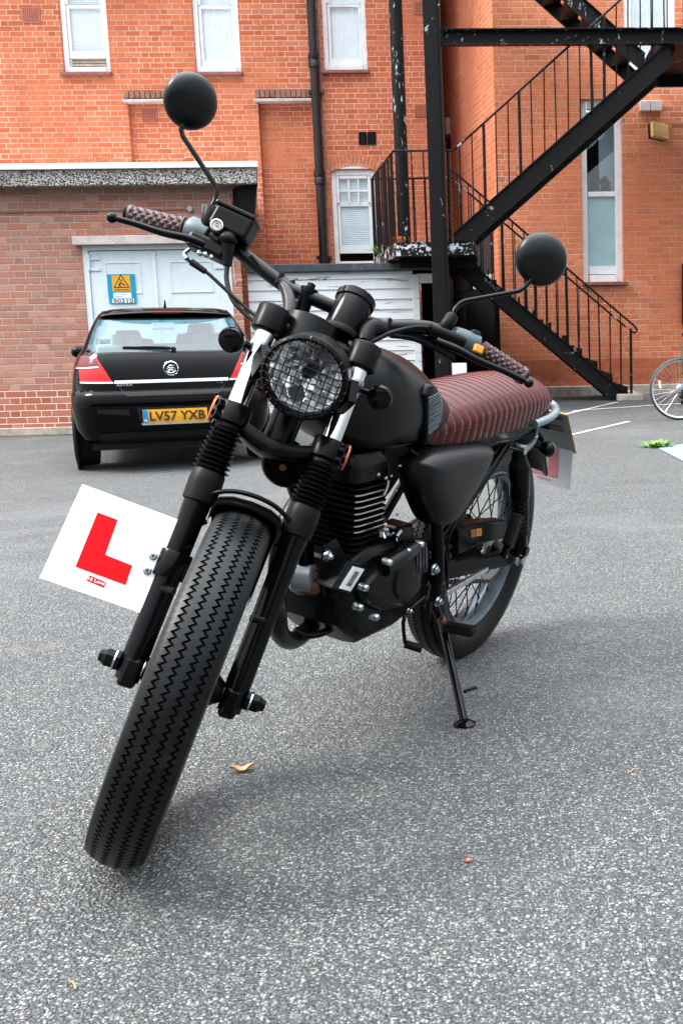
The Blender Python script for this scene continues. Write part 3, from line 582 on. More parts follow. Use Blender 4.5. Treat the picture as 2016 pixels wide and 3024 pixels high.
for i in range(2): fp(MB().box((px0+.11+i*.02, A0-.06, (zb0+zb1)/2), (.012, .08, .19)), 'cleat', M_black2)
# lower platform
zp = U(1171, 716, A0).z; zq = U(1171, 752, A0).z
xa, xb = U(1171, 716, A0).x, U(1402, 716, A0).x; xc = U(1106, 768, 15.3).x
P = [(xa, A0), (xb, A0), (xb, B1), (xc, 15.3)]
mb = MB(); mb.rings([[V((x, y, zp-.03)) for x, y in P], [V((x, y, zp)) for x, y in P]]); fp(mb, 'platform', M_blackplat)
for (x0, y0), (x1, y1) in ((P[0], P[1]), (P[3], P[0]), (P[2], P[3])):
    fp(MB().bar((x0, y0, (zp+zq)/2-.016), (x1, y1, (zp+zq)/2-.016), .02, zp-zq), 'platform_edge', M_blackplat)
fp(MB().rings([[V((x, y, zq-.02)) for x, y in P], [V((x, y, zq-.01)) for x, y in P]]), 'platform_soffit', M_matt)
for i in range(3): y = A0+.3+.75*i; fp(MB().box(((xa+xb)/2, y, zq-.08), (xb-xa, .06, .12)), 'joist', M_matt)
def plate(p, q, vt, Y, th=.05, mt=None, flange=True):     # sloping stringer: p, q on its top edge
    mb = MB(); a, b = V(p), V(q); a.y = b.y = Y
    mb.rings([[a, b, b-V((0, 0, vt)), a-V((0, 0, vt))], [x+V((0, th, 0)) for x in (a, b, b-V((0, 0, vt)), a-V((0, 0, vt)))]])
    if flange: mb.bar(a+V((0, -.02, -.006)), b+V((0, -.02, -.006)), .05, .012)
    return fp(mb, 'stringer', mt)
def treads(p, q, Y0, Y1, n, drop=.10):
    for i in range(1, n):
        c = V(p).lerp(V(q), i/n); fp(MB().box((c.x, (Y0+Y1)/2, c.z-drop), (.23, Y1-Y0-.06, .035)), 'tread', M_black)
# flight from the platform up to the right
ua, ub = U(1338, 690, A0), U(1978, 118, A0); plate(ua, ub, .285, A0); plate(ua+V((0, 0, 0)), ub, .285, A1); treads(ua, ub, A0, A1, 13)
# flight from the ground up to the left
NRISE = 11
la, lb = U(1850, 1163, B0), U(1345, 737, B0); plate(la, lb, .26, B0); plate(la, lb, .26, B1-.05); treads(la, lb, B0, B1, 11, .06)
for i in range(NRISE):
    c = la.lerp(lb, (i+.5)/NRISE); fp(MB().box((c.x+.11, (B0+B1)/2, c.z-.10), (.012, B1-B0-.06, .21)), 'riser', M_matt)
fp(MB().box((la.x+.03, (B0+B1)/2, gz(la.x, B0)+.04), (.35, B1-B0+.2, .10)), 'footing', M_plinth, bevel=.02)
# upper landing and the flight that leaves it to the left
xl = U(1948, 150, A0).x; mb = MB().box(((xl+6.2)/2, (A0+.05+B1)/2, zb1-.03), (6.2-xl, B1-A0, .04)); fp(mb, 'landing')
for i in range(4): fp(MB().box((xl+.15+.9*i, (A0+B1)/2+.03, zb0+.02), (.07, B1-A0-.05, .13)), 'joist', M_matt)
fp(MB().box((xl+.02, (A0+B1)/2, (zb0+zb1)/2), (.03, B1-A0, zb1-zb0)), 'landing_edge')
fp(MB().box(((xl+6.2)/2, B1, (zb0+zb1)/2), (6.2-xl, .03, zb1-zb0)), 'landing_edge')
va = V((xl-.02, B0, zb1+.02)); vb = va+V((-3.4, 0, 3.4*.87)); plate(va, vb, .24, B0, mt=M_black2); plate(va, vb, .24, B1-.05); treads(va, vb, B0, B1, 15, .12)
# handrails and balusters
RH = U(1157, 446, A0).z-zp
def rail(pts, r=.014, mt=None): return fp(MB().tube(pts, r, 8, 0), 'handrail', mt or M_black)
NB = [0]
def bal(x, y, z0, z1, r=.0085, lean=0):
    NB[0] += 1; fp(MB().cyl((x, y, z0), (x+lean, y, z1), r, n=8), 'baluster', M_black)
def balrow(p, q, dz0, dz1, n, thick=(0,), r=.0085):
    for i in range(n):
        c = V(p).lerp(V(q), (i+.5)/n); bal(c.x, c.y, c.z-dz0, c.z-dz1, .019 if i in thick else r, random.uniform(-.008, .008))
zr_ = zp+RH; A_, B_, C_, D_ = [V((x, y, zr_)) for x, y in P]
ra = V((U(1338, 446, A0).x, A0, zr_)); rb = U(1825, 4, A0); sl = (rb.z-ra.z)/(rb.x-ra.x); rb = ra+V((1, 0, sl))*(ub.x-ra.x)
rail([D_, A_, ra, rb, rb+V((.12, 0, .05)), V((6.2, A0, rb.z+.05))], mt=M_black2)
balrow(A_, ra, RH, 0, 5, (4,)); balrow(D_, A_, RH, 0, 14, (0, 4, 8), .010); rail([D_, V((xb-.3, B1, zr_))]); balrow(D_+V((.2, 0, 0)), V((xb-.3, B1, zr_)), RH, 0, 6)
def incl(r0, r1, s0, s1, n, thick=()):
    for i in range(n):
        t = (i+.5)/n; c = V(r0).lerp(V(r1), t); z = s0.z+(s1.z-s0.z)*(c.x-s0.x)/(s1.x-s0.x); bal(c.x, c.y, z-.05, c.z, .018 if i in thick else .0085, random.uniform(-.012, .012))
incl(ra, rb, ua, ub, 18, (2, 5, 11, 12))
ja, jb = U(1331, 500, B0), U(1872, 963, B0); rail([ja, jb, jb+V((.035, 0, -.05)), jb+V((.01, 0, -.09)), jb+V((-.045, 0, -.07))]); incl(ja, jb-V((.12, 0, -.10)), lb, la, 16, (4, 7, 10))
nx = U(1861, 1000, B0).x; fp(MB().box((nx, B0, (U(1861, 970, B0).z+gz(nx, B0))/2), (.034, .034, U(1861, 970, B0).z-gz(nx, B0))), 'newel')
kd = V((0, B1-B0, 0)); rail([ja+kd, jb+kd]); incl(ja+kd, jb+kd, lb+kd, la+kd, 16, (6,))
rail([V((xl+.1, B1, zb1+1.05)), V((6.2, B1, zb1+1.05))]); balrow((xl+.1, B1, zb1+1.05), (5.2, B1, zb1+1.05), 1.05, 0, 14, (3, 9)); balrow((xl+.2, A0, zb1+1.05), (4.6, A0, zb1+1.05), 1.05, 0, 9, (3,))
# plant pot on the platform
M_pot = plain('terracotta_pot', (.45, .12, .05), .8, var=.25, sc=30); M_leaf = plain('plant_leaf', (.10, .22, .03), .6, var=.4, sc=40)
c = U(1176, 716, 14.2); c.z = zp; po = MB().lathe([(.055, 0), (.085, .13), (.095, .13), (.095, .17), (.08, .17), (.07, .12)], c, (0, 0, 1), 18).build('plant_pot', M_pot, smooth=35)
tag(po, 'small terracotta pot standing on the fire escape platform', 'plant pot')
def sprout(name, c, h, n, mt, spread, lab, cat, lw=.03):
    mb = MB()
    for i in range(n):
        t = random.uniform(0, 6.28); d = V((math.cos(t), math.sin(t), random.uniform(.5, 1.8))).normalized(); s = V((-math.sin(t), math.cos(t), 0)); L = h*random.uniform(.5, 1.1); b = V(c)+V((math.cos(t), math.sin(t), 0))*spread*random.random()
        p1 = b+d*L*.55; p2 = b+d*L+V((0, 0, -L*.2)); w = lw*random.uniform(.6, 1.2)
        mb.add([b-s*w*.2, b+s*w*.2, p1+s*w*.5, p2, p1-s*w*.5, p1+V((0, 0, w*.15))], [(0, 1, 2, 5), (5, 2, 3), (0, 5, 4), (5, 3, 4)])
    return tag(mb.build(name, mt, smooth=50), lab, cat)
c2 = U(1120, 712, 14.7); c2.z = zp; sprout('potted_plant', c2, .20, 40, M_leaf, .08, 'green leafy plant growing behind the platform balusters', 'plant')

# ================================================================== weatherboarded shed
YH = 14.0; xs0, xs1 = XR+.01, U(1222, 950, YH).x; zh1 = U(1000, 803, YH).z; zt = U(1000, 779, YH-.08).z
sh = tag(empty('timber_shed', ((xs0+xs1)/2, YH, -.05)), 'white weatherboarded shed with peeling paint between the garage and the fire escape', 'shed')
mb = MB(); zz = -.1
while zz < zh1-.01:
    z2 = min(zz+.131, zh1); mb.add([(xs0, YH-.022, zz), (xs1, YH-.022, zz), (xs1, YH-.004, z2), (xs0, YH-.004, z2), (xs0, YH+.02, zz), (xs1, YH+.02, zz), (xs1, YH+.02, z2), (xs0, YH+.02, z2)], [(0, 1, 2, 3), (4, 5, 1, 0), (1, 5, 6, 2), (3, 2, 6, 7), (0, 3, 7, 4)]); zz += .131
lp(sh, mb, 'cladding', M_board)
xt = U(1290, 800, YH).x; mb = MB().box(((xs0+xt)/2, YH+1.6, (zh1+zt)/2+.004), (xt-xs0, 3.38, zt-zh1)); lp(sh, mb, 'roof', M_lead, bevel=.008)
lp(sh, MB().box((xs1+.04, YH-.01, zh1/2-.05), (.085, .07, zh1)), 'door_post', M_board, bevel=.004)
xd = U(1302, 900, YH).x; lp(sh, MB().box(((xs1+xd)/2+.05, YH-.0, zh1-.10), (xd-xs1-.02, .06, .12)), 'door_head', M_board, bevel=.004)
lp(sh, MB().box(((xs1+xd)/2+.045, YH+.9, zh1/2), (xd-xs1-.01, .02, zh1)), 'dark_doorway', M_matt); lp(sh, MB().box((xd+.05, YH+1.2, zh1/2), (.05, 2.4, zh1)), 'side_wall', M_matt)
lp(sh, MB().box((xs0+.05, YH+1.6, zh1/2-.05), (.05, 3.1, zh1)), 'side_wall', M_matt)
# black panels standing in for the shade under the stair, and a white board leaning by the post
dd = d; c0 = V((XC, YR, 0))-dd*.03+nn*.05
q = MB().bar(c0+V((0, 0, .75)), c0-dd*3.05+V((0, 0, .75)), .06, 1.9); o = q.build('shade_panel', M_matt, bevel=.006); o2 = MB().bar(c0-dd*1.55+V((0, 0, 1.92))+nn*.01, c0-dd*3.05+V((0, 0, 1.92))+nn*.01, .05, .42).build('upper_shade_panel', M_matt, o); o2.matrix_parent_inverse.identity(); tag(o, 'black panel standing in for the shade under the stairs', 'door')
p, q = U(1300, 1092, 13.7), U(1377, 1092, 13.7)
rt_ = Matrix.Rotation(R(-6), 3, 'X'); zg = gz(q.x, 13.7); h_ = U(1355, 1072, 13.7).z-zg
o = MB().box(((p.x+q.x)/2, 13.7, zg+h_/2), (q.x-p.x, .03, h_), rt_).build('white_board', M_white, bevel=.004); tag(o, 'white board leaning beside the foot of the steel post', 'board')
# small things in the yard
M_dleaf = plain('dry_leaf', (.40, .22, .09), .7, var=.3, sc=60)
c = G(715, 2278); mb = MB(); n = 12; L = .052
for i in range(n+1):
    t = i/n; w = .013*math.sin(math.pi*t)**.7*(1+.15*math.sin(t*22)); x = (t-.5)*L; z = .004+.005*(2*t-1)**2+.003*math.sin(t*9); mb.v += [V((x, -w, z+.006)), V((x, 0, z)), V((x, w, z+.005))]
mb.f = [f for i in range(n) for f in ((i*3, i*3+1, i*3+4, i*3+3), (i*3+1, i*3+2, i*3+5, i*3+4))]; mb.m = [0]*len(mb.f)
rz = Matrix.Rotation(R(12), 3, 'Z'); mb.v = [c+rz @ p for p in mb.v]; tag(mb.build('dry_leaf', M_dleaf, smooth=60), 'curled orange brown leaf lying on the asphalt right of the front wheel', 'leaf')
c = G(1932, 1322); sprout('weed_clump', c, .11, 70, M_leaf, .10, 'small green weed clump growing at the corner of the metal cover', 'weed', .03)
M_cov = plain('cover_plate', (.23, .30, .32), .45, .3, var=.12, sc=8, bump=.2, bsc=70)
q = [G(1943, 1327), G(2100, 1300), G(2160, 1345), G(2030, 1372)]
mb = MB().rings([[p+V((0, 0, .001)) for p in q], [p+V((0, 0, .012)) for p in q]]); tag(mb.build('metal_cover', M_cov, bevel=.003), 'pale blue grey metal access cover set in the asphalt beside the weeds', 'cover')
M_scrap = plain('litter', (.55, .10, .06), .6); M_twig = plain('twig', (.35, .17, .10), .7)
c = G(1382, 2547); tag(MB().ball(c+V((0, 0, .004)), .006, 8, 6, (1, .8, .6)).build('red_berry', M_scrap, smooth=60), 'tiny red scrap on the asphalt in front of the motorcycle', 'litter')
for px, py, l, a_ in ((1870, 2280, .011, 35), (215, 2915, .013, -50)):
    c = G(px, py); v = V((math.cos(R(a_)), math.sin(R(a_)), 0))*l; tag(MB().tube([c-v+V((0, 0, .003)), c+V((0, .003, .006)), c+v+V((0, 0, .003))], .0014, 5, 3).build('twig', M_twig), 'thin pinkish twig on the asphalt towards the '+('right of the yard' if px > 1000 else 'bottom left of the yard'), 'twig', 'twigs on the asphalt')
# ================================================================== parked black hatchback
CO = V((-2.7473, 9.3216, 0)); HD = R(17.8)
car = tag(empty('parked_car', (CO.x, CO.y, -.13), (0, 0, HD)), 'glossy black five door hatchback parked nose in to the garage doors', 'car')
def carpaint():
    q = N('black_car_paint'); o = q.obj(); q.bump(q.noise(o, 2.2, 3), .02, .01)
    return q.out((.0008, .0008, .001), .03, 0, .13)
M_car = carpaint(); M_trim = plain('car_black_trim', (.004, .004, .0045), .5, var=.3, sc=20, spec=.25); M_rub = plain('tyre_rubber', (.006, .006, .0065), .8, var=.4, sc=20, bump=.2, bsc=300, spec=.2)
M_chr = plain('chrome', (.80, .82, .85), .08, 1, var=.04, sc=8); M_cglass = glass('car_glass', (.60, .77, .83), .02, .01, fres=.75); M_seat = plain('car_seat', (.55, .66, .70), .8, var=.12, sc=12); M_dash = plain('dashboard', (.06, .07, .08), .6)
M_red = plain('lamp_red', (.48, .008, .010), .08, var=.2, sc=14, spec=.35); M_redd = plain('lamp_smoked', (.10, .012, .014), .08, var=.3, sc=14, spec=.35); M_brk = plain('brake_lamp', (.20, .006, .008), .15, spec=.7)
M_plate = plain('plate_yellow', (.80, .36, .015), .35, var=.04, sc=8); M_euro = plain('plate_blue', (.015, .25, .50), .4); M_alloy = plain('alloy_wheel', (.45, .46, .48), .3, .8)
LV = [(.22, .70, .22, 4.02, .16), (.27, .76, .08, 4.14, .18), (.36, .80, .025, 4.2, .22), (.46, .815, .005, 4.22, .24), (.56, .825, 0, 4.23, .24), (.64, .825, .008, 4.22, .25), (.675, .82, .03, 4.2, .26), (.69, .817, .062, 4.19, .26), (.75, .81, .072, 4.08, .26), (.83, .80, .09, 3.9, .26), (.91, .785, .12, 3.6, .26), (.97, .762, .15, 3.3, .25), (1.01, .735, .185, 3.1, .23),
      (1.03, .715, .205, 3.0, .21), (1.08, .695, .26, 2.88, .19), (1.16, .665, .36, 2.72, .17), (1.24, .63, .47, 2.52, .155), (1.30, .60, .56, 2.36, .145), (1.325, .585, .60, 2.29, .14), (1.345, .57, .585, 2.2, .14), (1.372, .535, .60, 2.1, .14), (1.392, .48, .70, 1.95, .13), (1.405, .38, .86, 1.75, .12), (1.41, .2, 1.05, 1.5, .08)]
def lev(z):
    for a, b in zip(LV, LV[1:]):
        if z <= b[0]: t = max(0, (z-a[0])/(b[0]-a[0])); return [a[i]+(b[i]-a[i])*t for i in range(5)]
    return list(LV[-1])
def taily(x, z):                # rear skin
    _, w, yr, yf, r = lev(z); x = abs(x); bow = .045*(min(x, w)/w)**2; e = max(0, x-(w-r))/r
    return yr+bow+(r*1.25*(1-math.sqrt(max(0, 1-min(e, 1)**2))) if e > 0 else 0)
KR, KC, KS, KF = 14, 7, 18, 8
def outline(L):
    z, w, yr, yf, r = L; P = []
    for i in range(KR): x = -(w-r)+2*(w-r)*i/KR; P.append(V((x, taily(x, z), z)))
    for i in range(KC): x = w-r+r*math.sin(math.pi/2*i/KC); P.append(V((x, taily(x, z), z)))
    y0, y1 = taily(w, z), yf-.55
    for i in range(KS): y = y0+(y1-y0)*i/KS; P.append(V((w-.035*max(0, (y-2.6)/1.2)**2, y, z)))
    xe = w-.035*max(0, (y1-2.6)/1.2)**2
    for i in range(KF*2): t = i/(KF*2); an = math.pi*t; P.append(V((xe*math.cos(an)*(1 if abs(math.cos(an)) > 1 else abs(math.cos(an))**-.45 if abs(math.cos(an)) > 1e-6 else 0), y1+.55*math.sin(an)**.8, z)))
    for i in range(KS): y = y1+(y0-y1)*i/KS; P.append(V((-(w-.035*max(0, (y-2.6)/1.2)**2), y, z)))
    for i in range(KC): x = w-r+r*math.cos(math.pi/2*i/KC); P.append(V((-x, taily(-x, z), z)))
    return P
rs = [outline(L) for L in LV]; n = len(rs[0]); body = MB(); gl = {'rear_window': MB(), 'windscreen': MB(), 'side_window': MB()}
for p in [p for r_ in rs for p in r_]: body.v.append(p)
def zone(i, j):
    z0, z1 = LV[i][0], LV[i+1][0]
    if z0 < 1.009 or z1 > 1.331: return None
    if (j < KR+4 or j >= n-4) and z1 < 1.31: return 'rear_window'
    k = j-KR-KC
    if 3 <= k < KS-5 and k != 9 and z1 < 1.31: return 'side_window'
    k2 = j-(KR+KC+KS+KF*2)
    if 5 <= k2 < KS-3 and k2 != 9 and z1 < 1.31: return 'side_window'
    if KS-1 <= k and k < KS+KF*2-1 and z1 < 1.331: return 'windscreen'
    return None
for i in range(len(rs)-1):
    for j in range(n):
        q = (i*n+j, i*n+(j+1) % n, (i+1)*n+(j+1) % n, (i+1)*n+j); zn = zone(i, j)
        if zn: gl[zn].add([body.v[k] for k in q], [(0, 1, 2, 3)])
        else: body.f.append(q); body.m.append(0)
body.f.append(tuple((len(rs)-1)*n+j for j in range(n))); body.m.append(0); body.f.append(tuple(reversed(range(n)))); body.m.append(0)
bo = body.build('body', M_car, car, smooth=38)
for nm, mb in gl.items(): mb.build(nm, M_cglass, car, smooth=50)
def patch(name, quad, mt, par=car, off=.006, n=10, th=.012, smooth=50, dy=0):   # a piece laid on the tail skin; quad corners (x, z)
    mb = MB(); A = []
    for i in range(n+1):
        for j in range(n+1):
            s, t = i/n, j/n; a, b, c, d = [V((*q, 0)) for q in quad]; p = a.lerp(b, s).lerp(d.lerp(c, s), t); A.append((p.x, p.y))
    F = [V((x, taily(x, z)-off+dy, z)) for x, z in A]; B = [p+V((0, th, 0)) for p in F]
    fs = [(i*(n+1)+j, (i+1)*(n+1)+j, (i+1)*(n+1)+j+1, i*(n+1)+j+1) for i in range(n) for j in range(n)]; m = len(F)
    mb.add(F+B, fs+[tuple(reversed([k+m for k in f])) for f in fs]); E_ = [i*(n+1) for i in range(n+1)]+[n*(n+1)+j for j in range(1, n+1)]+[i*(n+1)+n for i in range(n-1, -1, -1)]+[j for j in range(n-1, 0, -1)]
    mb.add(F+B, [(E_[k], E_[(k+1) % len(E_)], E_[(k+1) % len(E_)]+m, E_[k]+m) for k in range(len(E_))]); return mb.build(name, mt, par, smooth=smooth)
for s in (-1, 1):
    tl = patch('tail_lamp', [(s*.772, .925), (s*.470, .752), (s*.725, .755), (s*.790, .835)] if 0 else [(s*.60, .985), (s*.475, .755), (s*.735, .762), (s*.745, .985)], M_red, off=.010)
    patch('smoked_lens', [(s*.606, .984), (s*.575, .885), (s*.765, .885), (s*.742, .984)], M_redd, tl, off=.016)
    patch('lamp_trim', [(s*.585, .893), (s*.575, .883), (s*.768, .876), (s*.768, .886)], M_chr, tl, off=.020, n=6)
    patch('lamp_trim', [(s*.475, .762), (s*.468, .748), (s*.735, .754), (s*.738, .768)], M_chr, tl, off=.018, n=8)
# tailgate: shut lines, chrome strip, badge, plate recess, wiper, brake lamp
patch('shut_line', [(-.66, 1.006), (-.66, .996), (.66, .996), (.66, 1.006)], M_trim, off=.004, n=16)
for s in (-1, 1): patch('shut_line', [(s*.470, .760), (s*.462, .756), (s*.375, .655), (s*.388, .655)], M_trim, off=.003, n=8)
patch('shut_line', [(-.385, .662), (-.385, .650), (.385, .650), (.385, .662)], M_trim, off=.003, n=14)
patch('shut_line', [(-.79, .684), (-.79, .676), (.79, .676), (.79, .684)], M_trim, off=.003, n=20)
patch('tailgate_strip', [(-.462, .772), (-.462, .745), (.462, .745), (.462, .772)], M_chr, off=.018, n=16, th=.02)
text('ASTRA', 'model_lettering', M_chr, car, (-.385, taily(-.385, .728)-.006, .733), (1, 0, 0), (0, 0, 1), .13, .020, .003, .02)
text('1.6', 'model_lettering', M_chr, car, (.39, taily(.39, .728)-.006, .733), (1, 0, 0), (0, 0, 1), .05, .018, .003, .02)
patch('lower_moulding', [(-.385, .648), (-.36, .632), (.36, .632), (.385, .648)], M_trim, off=.008, n=10)
for s in (-1, 1): patch('bumper_recess', [(s*.61, .535), (s*.61, .500), (s*.36, .478), (s*.365, .525)], M_trim, off=.004, n=8)
patch('bumper_seam', [(-.80, .560), (-.80, .553), (-.70, .548), (-.70, .555)], M_trim, off=.003, n=6); patch('lower_valance', [(-.62, .33), (-.58, .235), (.58, .235), (.62, .33)], M_trim, off=.010, n=12)
pl = patch('number_plate', [(-.258, .520), (-.258, .406), (.264, .406), (.264, .520)], M_plate, off=.022, n=4, th=.014, smooth=None)
yp = min(taily(0, .46), taily(0, .5))-.024
patch('plate_frame', [(-.275, .405), (-.262, .388), (.268, .388), (.280, .405)], M_chr, off=.012, n=6, th=.012); patch('plate_recess', [(-.30, .54), (-.28, .385), (.285, .385), (.305, .54)], M_trim, off=.006, n=6)
patch('plate_band', [(-.257, .519), (-.257, .407), (-.216, .407), (-.216, .519)], M_euro, pl, off=.0235, n=3, th=.004, smooth=None)
tq = taily(.1, .463)-.0245
text('LV57 YXB', 'registration', M_ink, pl, (.022, tq, .463), (1, 0, 0), (0, 0, 1), .45, .079, .002, .018); text('GB', 'country_code', M_wp, pl, (-.237, taily(.237, .43)-.0275, .428), (1, 0, 0), (0, 0, 1), .026, .018, .001, .02)
c = V((-.004, taily(0, .862)-.010, .862)); bd = MB().lathe([(.060, 0), (.063, .012), (.058, .018), (.052, .012), (.050, .004)], c+V((0, .006, 0)), (0, -1, 0), 36).build('badge', M_chr, car, smooth=40)
MB().cyl(c+V((0, .004, 0)), c+V((0, -.002, 0)), .052, n=30).build('badge_field', M_trim, bd)
gm = MB()
for pts in ([(-.040, -.02), (-.02, -.034), (.012, -.034), (.038, -.018)], [(-.034, .002), (-.012, -.012), (.014, -.006), (.03, -.02)], [(-.03, .018), (-.006, .004), (.02, .008), (.036, -.004)], [(-.018, .034), (.006, .022), (.026, .028)], [(-.006, .004), (-.014, .02), (-.002, .032), (.012, .022), (.004, .010)], [(.006, -.006), (.018, -.024), (.008, -.036)], [(-.012, -.012), (-.02, -.026), (-.034, -.022)]): gm.tube([c+V((x, -.006, z)) for x, z in pts], .0046, 6, 5)
gm.build('emblem', M_chr, bd, smooth=60)
wp = MB(); wy = lambda x, z: taily(x, z)-.02
wp.tube([(.03, wy(0, 1.02), 1.022), (-.05, wy(0, 1.04)-.01, 1.045), (-.375, wy(.37, 1.055), 1.052)], lambda t: .012*(1-.5*t), 8, 5); wp.bar((-.38, wy(.38, 1.05)+.008, 1.043), (.0, wy(0, 1.03)+.008, 1.033), .012, .02); wp.cyl((.03, wy(0, 1.02)+.03, 1.025), (.03, wy(0, 1.02)-.008, 1.025), .022, n=14); wp.build('rear_wiper', M_trim, car, smooth=40)
sp_ = MB()                                 # roof spoiler
prof = [(.66, 1.395), (.60, 1.378), (.535, 1.362), (.528, 1.352), (.545, 1.340), (.60, 1.335)]
sp_.rings([[V((x, y+.10*(abs(x)/.54)**3, z-.022*(abs(x)/.54)**2)) for y, z in prof] for x in [-.54+.09*i for i in range(13)]]); sp_.build('spoiler', M_car, car, smooth=50)
MB().box((.004, .545, 1.3515), (.23, .03, .022)).build('brake_lamp', M_brk, car, bevel=.004)
MB().tube([(0, 1.0, 1.405), (0, .86, 1.425), (0, .80, 1.470)], lambda t: .016*(1-.75*t), 8, 5).build('aerial', M_trim, car, smooth=50)
for s in (-1, 1):
    b = MB(); b.ball((s*.825, 2.42, 1.01), .085, 14, 10, (1.0, .6, .75)); b.bar((s*.70, 2.45, .98), (s*.78, 2.43, .99), .05, .04); b.build('door_mirror', M_car, car, smooth=50)
    for y in (.72, 3.33):
        wn_ = MB(); wn_.lathe([(.20, .0), (.28, -.005), (.31, .02), (.316, .05), (.316, .15), (.30, .19), (.20, .20)], (s*.835-s*.0, y, .315), (-s, 0, 0), 32); wh = wn_.build('wheel', M_rub, car, smooth=40)
        k = MB().lathe([(.02, -.012), (.17, -.008), (.205, .004), (.205, .03)], (s*.835, y, .315), (-s, 0, 0), 24); k.build('wheel_rim', M_alloy, wh, smooth=40)
        a = MB().lathe([(.325, 0), (.36, -.012), (.37, .0), (.36, .02)], (s*.815, y, .315), (-s, 0, 0), 30, cap=True); a.build('wheel_arch', M_trim, car, smooth=40)
MB().box((0, 2.0, .20), (1.36, 3.5, .06)).build('underbody', M_trim, car); MB().cyl((.45, .25, .22), (.45, .10, .235), .03, n=14).build('exhaust_tip', M_steel, car)
# cabin
MB().box((0, 1.6, .80), (1.36, 2.4, .36)).build('cabin_floor', M_dash, car)
def seat(x, y, w, h=.34):
    q = MB(); q.rings([[V((x+a_*w*k, y+.06*f, z)) for a_, f in ((-.5, 1), (-.38, -.6), (.38, -.6), (.5, 1), (.38, 1.6), (-.38, 1.6))] for z, k in ((.95, 1), (1.10, 1.0), (.95+h*.75, .92), (.95+h*.78, .55), (.95+h, .52), (.95+h+.03, .40))]); q.build('seat', M_seat, car, smooth=70, bevel=.012)
seat(-.36, 1.95, .52, .24); seat(.36, 1.95, .52, .30); MB().box((0, 1.05, 1.0), (1.24, .14, .16)).build('rear_bench', M_seat, car, bevel=.03)
for x in (-.36, .36): MB().box((x, 1.04, 1.115), (.26, .10, .11)).build('head_restraint', M_seat, car, bevel=.03)
MB().box((0, 2.45, 1.265), (.23, .03, .07)).build('interior_mirror', M_seat, car, bevel=.012); MB().box((0, 2.85, .98), (1.3, .3, .1)).build('dashboard', M_dash, car, bevel=.03)
# ================================================================== bicycle at the right edge
M_bframe = plain('bicycle_blue', (.05, .22, .30), .25, .1, var=.15, sc=12); M_alu = plain('aluminium', (.70, .72, .73), .22, .9, var=.1, sc=20); M_btyre = plain('bicycle_tyre', (.03, .04, .042), .7, var=.3, sc=40); M_bag = plain('green_canvas', (.02, .10, .055), .8, var=.3, sc=30); M_refl = plain('white_reflector', (.75, .76, .76), .3)
c = U(2006, 1142, 11.7); bx, by = c.x, c.y; bz = gz(bx, by); bic = tag(empty('bicycle', (bx, by, bz), (0, R(0), R(4))), 'blue bicycle with silver rims standing on the yard by the brick wing', 'bicycle')
def bwheel(x, cass):
    w = MB().lathe([(.316, -.011), (.325, -.019), (.338, -.012), (.343, 0), (.338, .012), (.325, .019), (.316, .011)], (x, 0, .343), (0, 1, 0), 64, cap=False); w.rings([w.v[:64], w.v[-64:]], False); wh = w.build('wheel', M_btyre, bic, smooth=50)
    MB().lathe([(.302, -.008), (.318, -.013), (.320, .0), (.318, .013), (.302, .008), (.300, 0), (.302, -.008)], (x, 0, .343), (0, 1, 0), 64, cap=False).build('rim', M_alu, wh, smooth=50)
    s = MB()
    for i in range(32):
        t = 2*math.pi*i/32; y = .028 if i % 2 else -.028; t2 = t+(.55 if i % 4 < 2 else -.55)
        s.cyl((x+.022*math.cos(t2), y, .343+.022*math.sin(t2)), (x+.302*math.cos(t), 0, .343+.302*math.sin(t)), .0015, n=5)
    s.build('spoke_set', M_alu, wh); MB().lathe([(.012, -.05), (.012, -.034), (.026, -.032), (.026, -.026), (.014, -.02), (.014, .02), (.026, .026), (.012, .034), (.012, .05)], (x, 0, .343), (0, 1, 0), 18).build('hub', M_alu, wh, smooth=30)
    if cass:
        MB().lathe([(.02, -.058), (.036, -.056), (.04, -.05), (.048, -.045), (.055, -.036), (.02, -.034)], (x, 0, .343), (0, 1, 0), 26).build('cassette', M_steel, wh)
        t = R(167); MB().box((x+.235*math.cos(t), -.016, .343+.235*math.sin(t)), (.028, .006, .085), Matrix.Rotation(R(-12), 3, 'Y')).build('reflector', M_refl, wh, bevel=.003)
bwheel(0, True); bwheel(1.05, False)
bb, st, ht, hb = V((.42, 0, .28)), V((.27, 0, .78)), V((.84, 0, .80)), V((.88, 0, .66))
f = MB(); f.cyl(bb, st, .016); f.cyl(st-V((-.01, 0, .05)), ht, .015); f.cyl(bb, hb, .018); f.cyl(hb-V((-.02, 0, .05)), ht+V((-.01, 0, .04)), .019)
for s in (-1, 1): f.tube([(0, s*.06, .343), (.2, s*.045, .31), bb+V((0, s*.025, 0))], .010, 8); f.tube([(0, s*.06, .343), (.14, s*.05, .58), st-V((0, -s*.02, .06))], .008, 8); f.tube([(1.05, s*.05, .343), (.98, s*.05, .45), hb+V((.03, s*.035, -.06))], .012, 8)
f.build('frame', M_bframe, bic, smooth=40)
MB().cyl(st, st+V((-.04, 0, .13)), .013).build('seat_post', M_alu, bic); sd = MB(); sd.rings([[V((x, w*math.cos(t), z+h*math.sin(t))) for t in [2*math.pi*k/12 for k in range(12)]] for x, w, z, h in ((.03, .03, .935, .02), (.06, .075, .94, .03), (.12, .08, .938, .028), (.2, .04, .935, .024), (.29, .02, .93, .015))]); sd.build('saddle', M_trim, bic, smooth=50)
MB().box((.085, 0, .66), (.10, .16, .34)).build('saddle_bag', M_bag, bic, bevel=.02)
